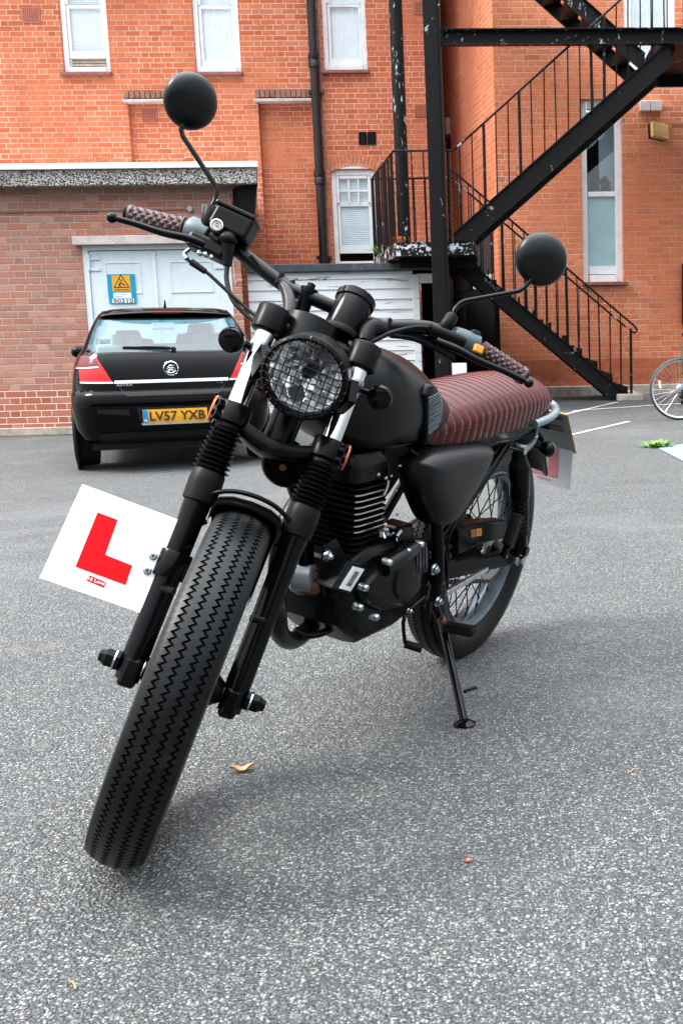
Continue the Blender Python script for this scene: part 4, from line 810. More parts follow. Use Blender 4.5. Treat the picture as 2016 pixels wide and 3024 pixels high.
MB().tube([(.84, -.28, .93), (.86, -.1, .93), (.86, .1, .93), (.84, .28, .93)], .011, 8).build('handlebar', M_trim, bic, smooth=50); MB().cyl(ht, (.86, 0, .93), .014).build('stem', M_trim, bic)
MB().lathe([(.02, -.06), (.095, -.058), (.095, -.054), (.02, -.05)], bb, (0, 1, 0), 30).build('chainring', M_steel, bic); ch = MB(); ch.tube([(0, -.045, .385), (.42, -.057, .373)], .004, 5, 0); ch.tube([(.02, -.045, .24), (.42, -.057, .187)], .004, 5, 0); ch.build('chain', M_trim, bic)
de = MB(); de.box((.02, -.065, .285), (.03, .02, .10)); de.cyl((.0, -.07, .26), (.0, -.05, .26), .022, n=10); de.cyl((.015, -.07, .20), (.015, -.05, .20), .024, n=10); de.build('derailleur', M_trim, bic, bevel=.003)
for s, dx in ((-1, .12), (1, -.12)): k = MB(); k.bar(bb+V((0, s*.07, 0)), bb+V((dx, s*.075, -.12)), .014, .02, up=(0, 1, 0)); k.box(bb+V((dx, s*.13, -.12)), (.09, .09, .02)); k.build('crank', M_trim, bic)
# ================================================================== the motorcycle
PSI, PHI, STEER = -2.0013, .2031, .5808
WB, RK, RO, WR = 1.263, .4391, .0375, .325
TR = .330
mo = tag(empty('motorcycle', (-.1324, 3.0851, 0), (-PHI, 0, PSI)), 'matt black retro motorcycle leaning on its side stand with ribbed oxblood seat', 'motorcycle')
BM = Matrix.Translation((-.1324, 3.0851, 0)) @ Matrix.Rotation(PSI, 4, 'Z') @ Matrix.Rotation(-PHI, 4, 'X'); BI = BM.inverted()
AX, EA = V((-math.sin(RK), 0, math.cos(RK))), V((math.cos(RK), 0, math.sin(RK))); A0_ = V((WB, 0, WR))-EA*RO
SM = Matrix.Translation(A0_) @ Matrix.Rotation(STEER, 4, AX) @ Matrix.Translation(-A0_); SI = SM.inverted()
def S(p): return SM @ V(p)
def FF(a, l, t): return A0_+EA*a+V((0, l, 0))+AX*t
def BP(px, py, ax, val):            # point of the bike-frame plane (axis = val) seen at a pixel
    o, d_ = BI @ CAM, BI.to_3x3() @ ray(px, py); return o+d_*((val-o[ax])/d_[ax])
def FP(px, py, a=None, l=None):     # the same in the steered fork's frame
    o, d_ = SI @ (BI @ CAM), SI.to_3x3() @ (BI.to_3x3() @ ray(px, py))
    k = (a-(o-A0_).dot(EA))/d_.dot(EA) if a is not None else (l-o.y)/d_.y
    return o+d_*k
M_tank = plain('satin_black_tank', (.0018, .0023, .0026), .30, var=.12, sc=5, bump=.02, bsc=900, spec=.24)
M_satin = plain('satin_black', (.002, .0021, .0024), .28, var=.25, sc=18, bump=.05, bsc=500, spec=.10)
M_gloss = plain('gloss_black', (.002, .002, .0024), .13, var=.2, sc=14, spec=.14)
M_eng = plain('engine_black', (.0025, .0025, .0028), .28, var=.35, sc=20, bump=.12, bsc=400, spec=.12)
M_rubber = plain('black_rubber', (.0035, .0035, .004), .40, var=.35, sc=30, bump=.08, bsc=500, spec=.11)
M_tyre = plain('tyre_tread', (.0032, .0038, .0042), .36, var=.35, sc=16, bump=.25, bsc=260, dirt=(.022, .0225, .0225), spec=.19)
M_groove = plain('shaded_rubber_groove', (.0025, .0025, .0028), .8, spec=.1)  # shade inside the grooves painted as a blacker rubber
M_chrome = plain('polished_chrome', (.86, .86, .88), .07, 1, var=.04, sc=6)
M_bolt = plain('zinc_bolt', (.42, .47, .49), .22, 1, var=.15, sc=60)
M_alm = plain('bare_aluminium', (.62, .63, .64), .30, 1, var=.12, sc=50)
M_rim = plain('blackened_rim', (.055, .072, .085), .25, .6, var=.3, sc=20)
M_lea = plain('oxblood_leather', (.052, .0052, .0045), .17, var=.22, sc=14, bump=.06, bsc=330, spec=.22, Coat_Weight=.0, Coat_Roughness=.18)
M_stitch = plain('cream_thread', (.48, .33, .28), .8)
M_grip = plain('brown_grip_rubber', (.075, .036, .036), .45, var=.2, sc=40)
M_org = plain('orange_reflector', (.55, .09, .015), .2, var=.1, spec=.8); M_obtn = plain('orange_switch', (.62, .23, .02), .4)
M_lwhite = plain('plate_white', (.66, .68, .70), .32, var=.02, sc=3, spec=.3); M_lred = plain('plate_red', (.50, .0015, .006), .45, var=.03, spec=.15); M_lpale = plain('plate_red_showing_through', (.62, .22, .24), .5, var=.05); M_lgrey = plain('plate_back_white', (.55, .57, .60), .5, var=.05)
M_pback = plain('plate_back', (.20, .22, .22), .45, var=.15, sc=20); M_pedge = plain('plate_edge', (.75, .34, .03), .4); M_brass = plain('brass', (.45, .24, .12), .3, 1); M_cop = plain('copper_pipe', (.16, .075, .045), .35, .8, var=.4, sc=30)
M_grey = plain('switch_grey', (.055, .080, .09), .42, var=.2, sc=30)
def fb(mb, name, mt, par=None, **k): return mb.build(name, mt, par or mo, xf=S if par is None or par.get('st') else S, **k)
def bb_(mb, name, mt, par=None, **k): return mb.build(name, mt, par or mo, **k)

def tyre(front):
    TE = 150; NS_ = TE*2; gro = [-.0325, -.0115, .0115, .0325] if front else [-.036, -.013, .013, .036]; W_ = .054 if front else .056
    def rad(y): a_ = abs(y)/.05; return TR-.017*a_**2.2
    prof = [(-.032, .2295, 0, 0), (-.040, .243, 0, 0), (-.051, .262, 0, 0), (-W_, .280, 0, 0), (-W_+.0012, .296, 0, 0), (-.0505, rad(.0505)-.004, 0, 0), (-.0490, rad(.049), .12, 1)]
    last = -.0475
    for gc in gro:
        prof += [((last+gc)/2, None, .5, 1), (gc-.0031, None, 1, 1), (gc-.0026, None, 1, 2), (gc+.0026, None, 1, 2), (gc+.0031, None, 1, 1)]; last = gc
    prof += [((last+.0475)/2, None, .5, 1)]+[(-p[0], p[1], p[2], p[3]) for p in reversed(prof[:7])]
    rs = []
    for i in range(NS_):
        t = 2*math.pi*i/NS_; ring = []; zg = (.0042 if i % 2 else -.0042)
        for y, r, z_, k in prof:
            yy = y+zg*z_ if r is None else y; rr = rad(yy) if r is None else r
            if k == 2: rr -= .0062
            if r is not None and k == 1: rr -= .003*(i % 2)
            ring.append((rr*math.cos(t), yy, rr*math.sin(t)))
        rs.append(ring)
    m = len(prof); mb = MB(); mb.v = [V(p) for r_ in rs for p in r_]; mb.f = [(i*m+j, ((i+1) % NS_)*m+j, ((i+1) % NS_)*m+j+1, i*m+j+1) for i in range(NS_) for j in range(m-1)]; mb.m = [1 if prof[j][3] == 2 or prof[j+1][3] == 2 else 0 for i in range(NS_) for j in range(m-1)]; return mb
def wheel(name, c, xf, front):
    c = V(c); sh_ = lambda p: (xf(c+V(p)) if xf else c+V(p)); mk = lambda mb, nm, mt, par, **k: mb.build(nm, mt, par, xf=sh_, **k)
    hub = MB().lathe([(.010, -.075), (.022, -.070), (.026, -.05), (.062, -.045), (.062, -.036), (.034, -.028), (.030, .028), (.062, .036), (.062, .05), (.030, .055), (.020, .07), (.010, .075)] if front else [(.014, -.08), (.085, -.075), (.09, -.045), (.07, -.035), (.045, -.02), (.045, .02), (.062, .036), (.062, .05), (.03, .07), (.014, .08)], (0, 0, 0), (0, 1, 0), 32)
    h = mk(hub, name, M_satin, mo, smooth=35)
    mk(tyre(front), 'tyre', [M_tyre, M_groove], h, smooth=32)
    mk(MB().lathe([(.236, -.035), (.230, -.038), (.224, -.030), (.214, -.024), (.210, -.010), (.208, 0), (.210, .010), (.214, .024), (.224, .030), (.230, .038), (.236, .035), (.222, .02), (.218, 0), (.222, -.02), (.236, -.035)], (0, 0, 0), (0, 1, 0), 72, cap=False), 'rim', M_rim, h, smooth=40)
    s = MB()
    for i in range(36):
        t = 2*math.pi*i/36; y = .040 if i % 2 else -.040; t2 = t+(.42 if i % 4 < 2 else -.42); r0 = .058
        s.cyl((r0*math.cos(t2), y, r0*math.sin(t2)), (.211*math.cos(t), y*.12, .211*math.sin(t)), .0019, n=6); s.cyl((.200*math.cos(t), y*.18, .200*math.sin(t)), (.213*math.cos(t), y*.1, .213*math.sin(t)), .0034, n=6)
    mk(s, 'spoke_set', M_gloss, h)
    return h
wheel('front_wheel', FF(RO, 0, 0), S, True); wheel('rear_wheel', (0, 0, WR), None, False)

# ---- front fender with its hoop and stays
ac = FF(RO, 0, 0)
def arcpt(r, y, deg): t = R(deg); return ac+V((r*math.cos(t), y, r*math.sin(t)))
sec = [(-.061, .296), (-.062, .318), (-.057, .334), (-.035, .343), (0, .346), (.035, .343), (.057, .334), (.062, .318), (.061, .296), (.058, .318), (.054, .331), (.033, .339), (0, .342), (-.033, .339), (-.054, .331), (-.058, .318)]
mb = MB(); mb.rings([[arcpt(r*(1+.0), y, dg) for y, r in sec] for dg in range(96, 176, 4)]); fe_ = fb(mb, 'front_fender', M_satin, smooth=40)
fb(MB().rings([[arcpt(r+.004, y*1.02, dg) for y, r in sec] for dg in (100, 103)]), 'fender_rib', M_gloss, fe_, smooth=40)
fb(MB().tube([FF(.035, -.092, .30), FF(.055, -.080, .330), FF(.072, -.045, .350), FF(.078, 0, .356), FF(.072, .045, .350), FF(.055, .080, .330), FF(.035, .092, .30)], .0048, 8), 'fender_hoop', M_gloss, smooth=60)
for s in (-1, 1): fb(MB().tube([FF(.03, s*.094, .26), FF(.045, s*.066, .285)], .005, 6, 0), 'fender_stay', M_gloss)

# ---- fork legs
FW = .0935
for s in (-1, 1):
    P0 = lambda t, a=RO: FF(a, s*FW, t)
    leg = fb(MB().lathe([(.014, -.030), (.0215, -.028), (.0235, .03), (.0232, .05), (.0232, .27), (.025, .30), (.027, .345), (.020, .35)], P0(0), AX, 26), 'fork_leg', M_gloss, smooth=40)
    fb(MB().box(FF(RO+.002, s*(FW-.002), -.012), (.042, .032, .056), Matrix.Rotation(-RK, 3, 'Y')), 'axle_lug', M_gloss, leg, bevel=.008)
    fb(MB().lathe([(.0245, .312), (.0300, .316), (.0315, .352), (.0305, .370), (.028, .376), (.02, .377)], P0(0), AX, 28), 'dust_seal', M_rubber, leg, smooth=45)
    prof = [(.026, .372)]; nb = 9
    for i in range(nb): t0 = .375+.085*i/nb; k = 1-.16*i/nb; prof += [(.0245*k, t0), (.0345*k, t0+.0047), (.0245*k, t0+.0092)]
    prof += [(.0235, .463), (.0235, .474), (.018, .475)]
    fb(MB().lathe(prof, P0(0), AX, 30), 'gaiter', M_rubber, leg, smooth=25)
    fb(MB().cyl(P0(.46), P0(.70), .0185, n=26), 'stanchion', M_chrome, leg, smooth=40)
    fb(MB().cyl(FF(RO, s*(FW-.02), 0), FF(RO, s*.060, 0), .017, n=18), 'axle_spacer', M_alm if s < 0 else M_gloss, leg, smooth=40)
    nut = MB().lathe([(.018, .0), (.018, .010), (.0165, .011), (.0165, .024), (.012, .030), (.0105, .036), (.008, .037)], FF(RO, s*(FW+.022), 0), (0, s, 0), 8); fb(nut, 'axle_nut', M_satin, leg, bevel=.0012)
    fb(MB().lathe([(.0195, 0), (.0195, .003)], FF(RO, s*(FW+.029), 0), (0, s, 0), 22), 'washer', M_bolt, leg)
    fb(MB().cyl(FF(RO+.024, s*FW, .145), FF(RO+.036, s*(FW-.022), .145), .0075, n=8), 'clamp_bolt', M_gloss, leg)
    # upper and lower clamps
    fb(MB().lathe([(.027, .664), (.031, .667), (.031, .712), (.028, .717), (.012, .718)], P0(0), AX, 26), 'fork_clamp', M_satin, smooth=40, bevel=.001)
    fb(MB().lathe([(.026, .470), (.032, .474), (.032, .508), (.029, .512), (.02, .513)], P0(0), AX, 26), 'fork_clamp', M_satin, smooth=40)
    for t in (.480, .500): fb(MB().lathe([(.0115, 0), (.0115, .012), (.007, .013), (.006, .006)], FF(RO+.016, s*(FW+.022), t), V((0, s, 0))+EA*.5, 12), 'pinch_bolt', M_gloss)
    rf = fb(MB().cyl(FF(RO-.012, s*(FW+.031), .492), FF(RO-.012, s*(FW+.036), .492), .027, n=30), 'side_reflector', M_gloss, bevel=.002)
    fb(MB().lathe([(.0265, .0), (.0265, .003), (.024, .005), (.01, .0055)], FF(RO-.012, s*(FW+.0361), .492), V((0, s, 0)), 30), 'reflector_lens', M_org, rf, smooth=40)
    fb(MB().bar(FF(RO-.01, s*(FW+.02), .492), FF(RO-.012, s*(FW+.026), .492), .012, .012), 'reflector_bracket', M_bolt, rf)
lo_ = MB(); rs = []
for i in range(17):
    l = -FW+2*FW*i/16; k = abs(l)/FW; t = .492-.034*(1-k**2); hw, ht_ = .036+.014*(1-k), .017+.004*(1-k)
    rs.append([FF(RO-.028+hw*math.cos(q)*1.0, l, t+ht_*(1 if math.sin(q) > 0 else -1)*abs(math.sin(q))**.5) for q in [2*math.pi*j/14 for j in range(14)]])
fb(lo_.rings(rs), 'lower_yoke', M_satin, smooth=50)
fb(MB().cyl(FF(-.0, 0, .44), FF(0, 0, .70), .024, n=20), 'steering_stem', M_satin, smooth=40)
up_ = MB(); rs = []
for i in range(13):
    l = -FW+2*FW*i/12; k = abs(l)/FW; rs.append([FF(RO-.03+x, l, .690+z) for x, z in ((-.04, -.010), (.026+.010*(1-k), -.010), (.030+.010*(1-k), 0), (.026+.010*(1-k), .010), (-.04, .010))])
fb(up_.rings(rs), 'upper_yoke', M_satin, bevel=.003)
cv = MB(); rs = []                        # curved shroud between the clamps under the bar
for i in range(15):
    q = -1.15+2.3*i/14; rs.append([FF(RO-.052+r_*math.cos(q), -.020+.060*math.sin(q)*r_/.07, t) for r_, t in ((.070, .655), (.070, .728), (.064, .731), (.064, .655))])
fb(cv.rings(rs), 'instrument_shroud', M_tank, smooth=40)

# ---- headlight with stone guard
hc = V(FF(.128, .007, .592)); HS = .87
def fbh(mb, name, mt, par=None, **k): mb.v = [hc+(p-hc)*HS for p in mb.v]; return fb(mb, name, mt, par, **k)
hd_ = V((1, -.13, -.10)).normalized(); hl_ = V((.13, 1, 0)).normalized(); hu = hd_.cross(hl_).normalized()
hb_ = fbh(MB().lathe([(.015, -.135), (.045, -.128), (.070, -.105), (.084, -.06), (.088, -.015), (.0905, .0), (.0905, .012), (.0885, .018), (.081, .020), (.079, .012), (.0785, -.005)], hc, hd_, 56, cap=False), 'headlight', M_tank, smooth=35)
def reflector_mat():
    q = N('faceted_reflector'); o = q.obj(); v = q.vor(q.mapping(o, (1, 1, 1.25)), 58); v2 = q.vor(o, 120); s_ = q.n('SeparateColor'); q.put(s_.inputs[0], v.outputs['Color'])
    q.bump(q.m('ADD', v.outputs['Distance'], q.m('MULTIPLY', v2.outputs['Distance'], .5)), .2, .0006); return q.out(q.ramp(s_.outputs[0], [(0, (.80, .82, .84)), (1, (.98, .98, .98))]), .10, .72)
M_reflect = reflector_mat()
rfm = MB(); random.seed(21); pr_ = [(.014, -.060), (.030, -.056), (.047, -.046), (.062, -.031), (.073, -.012), (.0788, .004)]; nf = 17; V8 = []
for k_, (r_, h_) in enumerate(pr_):            # pressed facets, each tilted its own way
    V8.append([hc+hd_*(h_+(random.uniform(-.0030, .0030) if 0 < k_ < 5 else 0))+(hl_*math.cos(2*math.pi*(j+.5*(k_ % 2))/nf)+hu*math.sin(2*math.pi*(j+.5*(k_ % 2))/nf))*(r_+(random.uniform(-.002, .002) if 0 < k_ < 5 else 0)) for j in range(nf)])
fbh(rfm.rings(V8, False), 'reflector', M_reflect, hb_)
fbh(MB().lathe([(.014, -.058), (.016, -.020), (.013, -.006), (.004, -.004)], hc+hu*.006, hd_, 18), 'bulb_cap', M_satin, hb_, smooth=40)
rg = MB().lathe([(.017, 0), (.0195, .004), (.022, 0), (.0195, -.003), (.017, 0)], hc-hu*.048-hl_*.008-hd_*.012, hd_, 24, cap=False); fbh(rg, 'side_light_ring', M_chrome, hb_, smooth=50)
fbh(MB().cyl(hc-hu*.048-hl_*.008-hd_*.020, hc-hu*.048-hl_*.008-hd_*.016, .015, n=18), 'side_light', M_grey, hb_)
M_lens = glass('headlight_lens', (.99, .99, 1), .01, .02, fres=.25)
fbh(MB().lathe([(.0787, .005), (.068, .010), (.04, .0145), (.015, .016), (.001, .0162)], hc, hd_, 48, cap=False), 'lens', M_lens, hb_, smooth=60)
gr = MB(); NG = 11; rg_ = .0865
def gpt(u_, v_):
    r_ = math.hypot(u_, v_); z = .034 if r_ < .074 else .034-(r_-.074)*1.6; return hc+hl_*u_+hu*v_+hd_*z
for i in range(NG):
    e = -.076+.152*i/(NG-1); L_ = math.sqrt(max(0, rg_**2-e*e)); k = 14
    gr.tube([gpt(e, -L_+2*L_*j/k)+hd_*.0012*math.sin(j*2.1+i) for j in range(k+1)], .0013, 6, 2); gr.tube([gpt(-L_+2*L_*j/k, e)+hd_*(.0025+.0012*math.sin(j*2.1+i)) for j in range(k+1)], .0013, 6, 2)
gu = fbh(gr, 'stone_guard', M_gloss, hb_); fbh(MB().lathe([(.083, .004), (.0925, .004), (.0925, .018), (.087, .023), (.081, .018), (.083, .004)], hc, hd_, 56, cap=False), 'guard_ring', M_satin, hb_, smooth=30)
for i in range(34):
    t = 2*math.pi*i/34; p = hc+hl_*math.cos(t)*.090+hu*math.sin(t)*.090; gr2 = None
tb = MB()
for i in range(34): t = 2*math.pi*i/34; e_ = hl_*math.cos(t)+hu*math.sin(t); f_ = hu*math.cos(t)-hl_*math.sin(t); tb.tube([hc+e_*.081+hd_*.022, hc+e_*.086+hd_*.027+f_*.003, hc+e_*.093+hd_*.020+f_*.006], .0016, 5, 2)
fbh(tb, 'guard_hooks', M_gloss, hb_)
for s in (-1, 1): fb(MB().bar(FF(RO+.018, s*(FW-.008), .585), hc-hd_*.03+hl_*s*.088, .016, .045), 'headlight_bracket', M_satin)
# ---- turn signals on the fork
for s, px, py in ((-1, 687, 1003), (1, 1122, 1172)):
    c = FP(px, py, a=.055); o_ = FF(RO, s*FW, .628)
    ind = fb(MB().lathe([(.004, -.020), (.018, -.016), (.0245, -.002), (.0255, .006), (.023, .013), (.020, .014)], c, hd_, 28, cap=True), 'turn_signal', M_gloss, smooth=40)
    fb(MB().lathe([(.0205, .0135), (.014, .017), (.002, .0185)], c, hd_, 24), 'signal_lens', M_gloss, ind, smooth=60); d_ = c-o_
    fb(MB().cyl(o_, c-d_.normalized()*.018, .008, .0065, n=12), 'stalk', M_gloss, ind, smooth=40); fb(MB().lathe([(.0215, -.012), (.0215, .012)], o_, AX, 22), 'clamp', M_bolt, ind)
# ---- instrument
b0, b1 = FP(1004, 985, a=-.015), FP(1043, 902, a=-.035); ia = (b1-b0).normalized()
ins = fb(MB().lathe([(.030, -.012), (.037, .0), (.0375, .075), (.041, .078), (.0415, .092), (.038, .096), (.03, .092)], b0, b1-b0, 36), 'speedometer', M_gloss, smooth=35); fb(MB().lathe([(.044, -.016), (.046, -.010), (.044, -.002)], b0, b1-b0, 30), 'speedometer_base', M_satin, ins, smooth=40)
fb(MB().bar(b0-ia*.02, b0-ia*.05+EA*-.01, .05, .03), 'speedometer_bracket', M_satin, ins)
ck = MB(); [ck.cyl(FP(1034+dx, 1012+dy, a=.03), FP(1034+dx, 1012+dy, a=.04), .004, n=8) for dx, dy in ((0, 0), (4, 10), (2, 20))]; fb(ck, 'connector', M_bolt, ins)

# ---- handlebar, grips, controls
HP = [(-.150, -.447, .836), (-.122, -.325, .850), (-.11, -.255, .845), (-.094, -.212, .836), (-.078, -.105, .801), (-.062, -.05, .793), (-.06, 0, .791), (-.062, .05, .792), (-.078, .105, .797), (-.094, .20, .838), (-.11, .255, .843), (-.122, .325, .845), (-.150, .447, .836)]
fb(MB().tube([FF(*p) for p in HP], .0148, 18, 8), 'handlebar', M_tank, smooth=60)
for s in (-1, 1):
    ri = fb(MB().lathe([(.019, .69), (.0165, .70), (.0155, .79), (.0185, .795), (.0185, .808), (.0085, .809), (.0085, .820), (.006, .821)], FF(-.062, s*.052, 0), AX, 22), 'bar_riser', M_satin, smooth=35)
    gi, go = FF(*([-.124, s*.330, .849])), FF(-.149, s*.440, .8365); ga = (go-gi).normalized(); L_ = (go-gi).length
    na, nl = 44, 46; a_ = ga.orthogonal().normalized(); b_ = ga.cross(a_); rs = []
    for i in range(nl+1):
        h_ = i/nl; ring = []
        for j in range(na):
            ph = 2*math.pi*j/na; base = .0158
            if .03 < h_ < .95: k1 = (ph*8/(2*math.pi)+h_*7) % 1; k2 = (ph*8/(2*math.pi)-h_*7) % 1; base += .0042*min(1-abs(2*k1-1), 1-abs(2*k2-1))*1.5
            else: base = .0205
            ring.append(gi+ga*(L_*h_)+(a_*math.cos(ph)+b_*math.sin(ph))*base)
        rs.append(ring)
    gp_ = fb(MB().rings(rs), 'grip', M_grip, smooth=18)
    fb(MB().lathe([(.0185, 0), (.0195, .006), (.012, .010)], go, ga, 22), 'bar_end', M_rubber, gp_, smooth=40)
# levers
for nm, pv, bl, s in (('brake_lever', FP(602, 722, a=-.058), FP(331, 643, a=-.045), -1), ('clutch_lever', FP(1290, 1008, a=-.062), FP(1561, 1131, a=-.05), 1)):
    md = pv.lerp(bl, .45)+EA*.010-AX*.004; P = catmull([pv, pv.lerp(bl, .2)+EA*.008, md, pv.lerp(bl, .75)+EA*.004, bl], 6); mb = MB(); rs = []
    for i, p in enumerate(P):
        t = i/(len(P)-1); d_ = (P[min(i+1, len(P)-1)]-P[max(i-1, 0)]).normalized(); w_ = (EA-d_*EA.dot(d_)).normalized(); v_ = d_.cross(w_); ww, hh = .0105-.004*t, .0085-.0028*t
        rs.append([p+w_*ww*math.cos(q)+v_*hh*math.sin(q) for q in [2*math.pi*j/12 for j in range(12)]])
    mb.rings(rs); mb.ball(bl, .0105, 16, 10); fb(mb, nm, M_gloss, smooth=50)
# right-hand controls: master cylinder, throttle housing, starter switch
mx = (FF(-.122, -.325, .850)-FF(-.10, -.22, .838)).normalized(); r0 = FP(690, 668, a=-.075)
def obox(c, ax_, w, dpt, h, up=AX):
    ax_ = V(ax_).normalized(); z_ = (V(up)-ax_*V(up).dot(ax_)).normalized(); y_ = z_.cross(ax_); m_ = Matrix((ax_, y_, z_)).transposed(); return MB().box(c, (w, dpt, h), m_)
mc = fb(obox(r0, -mx, .082, .054, .046), 'master_cylinder', M_satin, bevel=.006); fb(obox(r0+AX*.0262, -mx, .086, .058, .010), 'reservoir_lid', M_gloss, mc, bevel=.003)
for dz in (-.004, .006): fb(obox(r0+EA*.0272+AX*dz, -mx, .066, .002, .0018), 'casting_rib', M_satin, mc)
sgc = FP(640, 667, a=-.048); fb(MB().lathe([(.0125, -.01), (.0125, .006), (.0105, .007), (.0095, .003)], sgc, EA, 24), 'sight_glass_ring', M_alm, mc, smooth=30); fb(MB().cyl(sgc-EA*.004, sgc+EA*.0035, .0095, n=20), 'sight_glass', M_lint, mc); fb(obox(sgc+EA*.004-AX*.001, mx, .011, .001, .0012), 'level_mark', M_ink, mc); fb(obox(sgc+EA*.004+AX*.004, mx, .006, .001, .0012), 'level_mark', M_ink, mc)
th_ = fb(MB().lathe([(.017, -.03), (.024, -.026), (.0265, -.01), (.0265, .014), (.021, .020), (.017, .021)], FF(-.119, -.305, .849), mx, 26), 'throttle_housing', M_grey, smooth=45)
sw = fb(obox(FF(-.10, -.268, .820), mx, .085, .045, .034), 'starter_switch', M_eng, bevel=.008)
for px, py in ((590, 748), (607, 752), (625, 760)): fb(MB().ball(FP(px, py, a=-.070), .0065, 8, 6), 'switch_screw', M_bolt, sw, smooth=60)
bc = FP(674, 705, a=-.055); fb(MB().ball(bc, .019, 16, 10, (1, 1, .8)), 'banjo_cover', M_rubber, mc, smooth=60); fb(MB().cyl(bc, FP(672, 786, a=-.06), .0145, .0085, n=16), 'hose_boot', M_rubber, mc, smooth=40)
fb(MB().cyl(FP(650, 700, a=-.08), FP(700, 720, a=-.08), .019, n=18), 'bar_clamp', M_satin, mc, smooth=40)
# left-hand controls
lx = (FF(-.122, .325, .845)-FF(-.10, .22, .840)).normalized(); sh2 = fb(MB().lathe([(.014, -.042), (.020, -.038), (.0225, -.02), (.0235, .012), (.0225, .020), (.016, .024)], FF(-.119, .297, .852), lx, 24), 'switch_housing', M_grey, smooth=45)
oc = FP(1411, 1031, a=-.098); fb(obox(oc, lx, .022, .012, .018), 'indicator_switch', M_obtn, sh2, bevel=.003); fb(obox(FP(1402, 985, a=-.115), lx, .020, .020, .012), 'dip_switch', M_trim, sh2, bevel=.003)
fb(MB().tube([FF(-.09, .205, .834), FF(-.10, .245, .839), FF(-.108, .285, .842)], .0165, 14, 5), 'clutch_perch', M_gloss, smooth=60)
# mirrors
def mirror(tw0, tw1, stalk, cpx, r, nrm_, up_tw=.0125):
    t0, t1 = FP(*tw0, a=-.105), FP(*tw1, a=-.105); c = FP(*cpx, a=-.10)
    tw = fb(MB().lathe([(.012, -.004), (.0145, .0), (.0140, (t1-t0).length-.004), (.011, (t1-t0).length), (.004, (t1-t0).length+.001)], t0, t1-t0, 18), 'mirror_mount', M_rubber, smooth=45)
    nn_ = V(nrm_).normalized(); P = [t1]+[FP(*q, a=-.105) for q in stalk]; P[-1] = P[-1]+nn_*.004
    mi = fb(MB().lathe([(r*.985, -.006), (r, 0), (r*.985, .006), (r*.90, .0135), (r*.72, .020), (r*.45, .0245), (r*.2, .0262), (.0005, .0266)], c, nn_, 48), 'mirror', M_tank, smooth=50)
    fb(MB().lathe([(r*.95, -.0065), (r*.94, -.0075)], c, nn_, 40), 'mirror_glass', M_chrome, mi); fb(MB().tube(P, .0052, 12, 0), 'mirror_stalk', M_gloss, mi, smooth=60, bevel=0)
    fb(MB().ball(P[-1], .008, 10, 8), 'stalk_joint', M_gloss, mi, smooth=60)
mirror((612, 668), (624, 608), [(633, 598), (641, 566), (636, 548), (540, 402), (535, 385), (540, 350)], (563, 299), .0575, EA*.78+V((0, .62, 0))-AX*.22)
mirror((1312, 968), (1338, 930), [(1341, 915), (1357, 897), (1372, 889), (1530, 860), (1546, 851), (1575, 815)], (1597, 766), .0595, EA*.95+V((0, .10, 0))-AX*.26)
# cables and hoses
def cable(pts, r=.0038, mt=None): return fb(MB().tube([FP(x, y, a=a) for x, y, a in pts], r, 8, 6), 'cable', mt or M_rubber, smooth=60)
cable([(672, 780, -.06), (670, 830, -.05), (690, 890, -.03), (745, 945, -.01), (805, 985, .02), (835, 1020, .03)], .0048)
cable([(552, 735, -.07), (546, 752, -.06), (556, 768, -.055), (580, 782, -.05), (615, 808, -.045), (680, 868, -.03), (750, 930, -.01), (810, 988, .02)], .0036)
fb(MB().cyl(FP(566, 774, a=-.052), FP(606, 802, a=-.046), .0075, .006, n=12), 'cable_adjuster', M_rubber, smooth=50); fb(MB().tube([FP(556, 738, a=-.07), FP(546, 750, a=-.06), FP(552, 765, a=-.055)], .005, 8, 4), 'cable_elbow', M_bolt, smooth=60)
cable([(1060, 1030, .02), (1100, 1008, .0), (1150, 985, -.03), (1220, 968, -.05), (1262, 968, -.055)], .0052, M_satin)
cable([(740, 755, -.075), (780, 800, -.075), (830, 838, -.07), (870, 830, -.068)], .0045)
fb(MB().tube([FP(832, 838, a=-.05), FP(846, 860, a=-.04), FP(856, 900, a=-.02), FP(850, 945, a=.0), FP(846, 962, a=.01)], lambda t: .008+.006*math.sin(math.pi*t), 10, 5), 'wiring_sleeve', M_tank, smooth=60)
fb(MB().tube([FP(1072, 1010, a=.02), FP(1085, 975, a=-.01), FP(1112, 970, a=-.03), FP(1135, 985, a=-.04)], lambda t: .011+.010*math.sin(math.pi*t), 12, 5), 'wiring_sleeve', M_satin, smooth=60)
cable([(1150, 990, -.08), (1220, 1000, -.09), (1290, 1030, -.11), (1340, 1060, -.12)], .006); cable([(1140, 975, -.085), (1210, 985, -.095), (1280, 1012, -.115), (1350, 1040, -.12)], .0075)
for px, py in ((827, 828), (1142, 962)): c = FP(px, py, a=-.08); fb(obox(c, mx if px < 1000 else lx, .009, .030, .030), 'cable_tie', M_rubber, bevel=.003)
hn = FP(843, 1372, a=.0); ho = fb(MB().lathe([(.010, -.02), (.036, -.018), (.0455, -.006), (.0455, .006), (.040, .011), (.01, .013)], hn, hd_, 34), 'horn', M_gloss, smooth=35); fb(MB().cyl(hn+hd_*.012, hn+hd_*.020, .0075, n=6), 'horn_bolt', M_brass, ho)
fb(MB().tube([hn-hd_*.02, hn-hd_*.04+AX*.03, FF(0, .02, .47)], .007, 8, 4), 'horn_bracket', M_gloss, ho)

